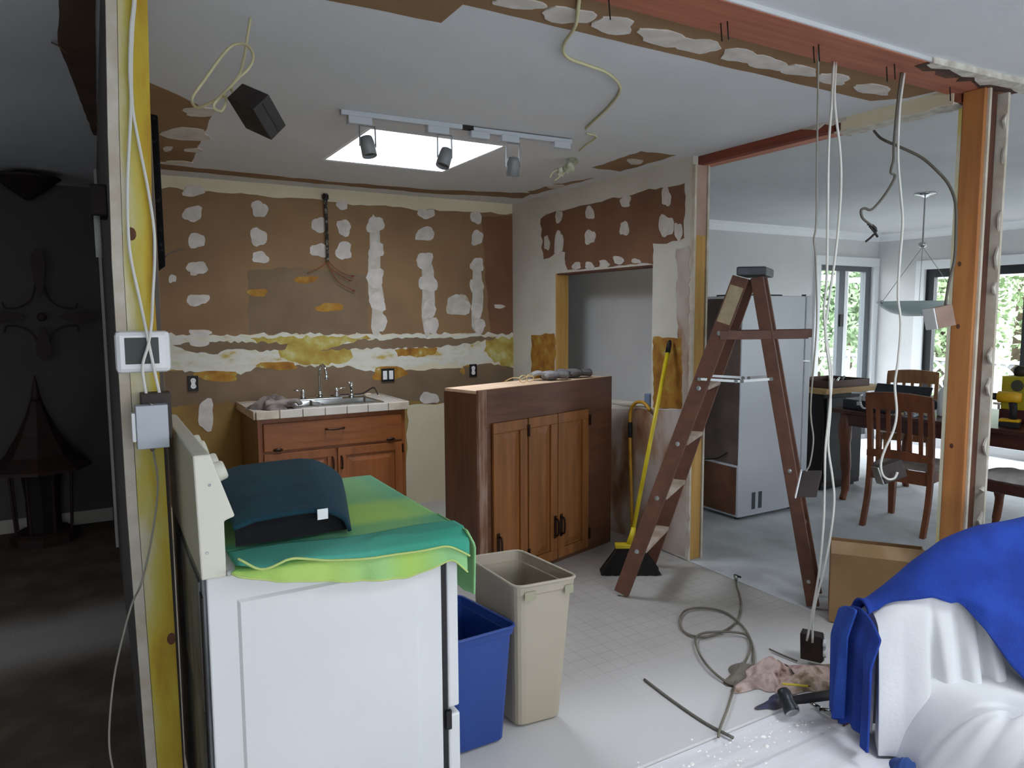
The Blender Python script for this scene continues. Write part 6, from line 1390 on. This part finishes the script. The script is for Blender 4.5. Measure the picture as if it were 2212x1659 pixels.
lattice('lattice_railing', 'white lattice railing outside the patio door', (6.6, 7.3), (10.2, 7.3), 0.0, 0.86, 16)
pg2 = thing('patio_roof', 'grey patio roof frame with beams outside the dining windows', 'roof', (9.4, 4.0, 2.2))
pgm = mat('patio_frame', '#8f9499', rough=0.7)
for z, x in ((1.98, 10.25), (2.16, 9.6)): obj('beam', MB().box(x-0.03, x+0.03, 0.8, 7.4, z, z+0.08), pgm, pg2)
for y in (1.5, 3.2, 4.9, 6.6): obj('rafter', MB().box(XR+0.14, 10.5, y-0.025, y+0.025, 2.26, 2.36), pgm, pg2)
for x, y in ((10.45, 1.45), (10.45, 7.35)): obj('post', MB().box(x-0.045, x+0.045, y-0.045, y+0.045, -0.049, 2.255), pgm, pg2)
obj('beam', MB().box(6.5, 10.5, 7.40, 7.46, 2.02, 2.12), pgm, pg2)
obj('post', MB().box(8.62, 8.74, 7.42, 7.54, -0.049, 2.02), pgm, pg2)
# scrolled iron bench on the deck
ib = thing('garden_bench', 'scrolled iron garden bench on the deck outside', 'bench', (9.6, 3.7, -0.05))
for y in (3.1, 4.5): 
    for x in (9.45, 9.85): obj('leg', MB().tube([(x, y, -0.049), (x, y, 0.40)], 0.014, 8), iron, ib)
obj('seat', MB().box(9.42, 9.88, 3.05, 4.55, 0.4005, 0.425), iron, ib)
arc = [(9.88, 3.1+1.4*t, 0.70+0.30*math.sin(math.pi*t)**0.8) for t in np.linspace(0, 1, 17)]
obj('back_frame', MB().tube([(9.86, 3.1, 0.42)]+arc+[(9.86, 4.5, 0.42)], 0.013, 8), iron, ib, smooth=True)
for k in range(6):
    y = 3.25+0.22*k; r = 0.085
    obj('scroll', MB().tube([(9.87, y+r*(1-i/26)*math.cos(i*0.5), 0.66+r*(1-i/26)*math.sin(i*0.5)) for i in range(24)], 0.007, 6), iron, ib, smooth=True)
leafs = [mat('leaf_a', '#74885f', '#90a47c', scale=2, rough=0.8), mat('leaf_b', '#6a8058', '#869c74', scale=2, rough=0.8), mat('leaf_c', '#7d9470', '#98ac8a', scale=2, rough=0.8)]
bark = mat('bark', '#5a4a3c', '#473a30', scale=10, rough=0.95)
def tree(x, y, h, r, m, label, seed, n=9000):
    rr = random.Random(seed); t = thing('garden_tree', label, 'tree', (x, y, -0.25), 'trees beyond the patio')
    obj('trunk', MB().tube([(x, y, -0.249), (x+0.1, y, h*0.35), (x, y+0.1, h*0.7)], [0.16, 0.12, 0.05], 8), bark, t, smooth=True)
    mb = MB(); cl = [(rr.gauss(0, 0.45)*r, rr.gauss(0, 0.45)*r, h*(0.55+0.3*rr.gauss(0, 1)*0.6)) for _ in range(16)]
    for k in range(n):
        c = cl[k % 16]; p = np.array((x+max(-1.2*r, min(1.2*r, c[0]+rr.gauss(0, 0.30)*r)), y+max(-1.2*r, min(1.2*r, c[1]+rr.gauss(0, 0.30)*r)), max(0.0, c[2]+rr.gauss(0, 0.16)*h)))
        u = np.array([rr.gauss(0, 1) for _ in range(3)]); u /= np.linalg.norm(u); w = np.cross(u, [rr.gauss(0, 1) for _ in range(3)]); w /= np.linalg.norm(w); s = rr.uniform(0.05, 0.10)
        mb.add([p-u*s, p+w*s*0.5, p+u*s, p-w*s*0.5], [(0, 1, 2, 3)])
    o = obj('foliage', mb, m, t); o['kind'] = 'stuff'
spots = [(14.5, 8.0, 4.2, 1.1), (14.8, 4.9, 4.4, 1.35), (14.2, 10.7, 4.4, 1.1), (19.2, 8.8, 6.5, 2.0), (19.0, 13.2, 6.0, 1.8)]
tl2 = ['green leafy tree behind the black framed window, left of the post', 'green leafy tree behind the iron garden bench', 'pale tree seen through the left pane of the patio door', 'tall tree far behind the black framed window', 'distant tall tree seen through the right pane of the patio door']
for k, (x, y, h, r) in enumerate(spots): tree(x, y, h, r, leafs[k % 3], tl2[k], 100+k)
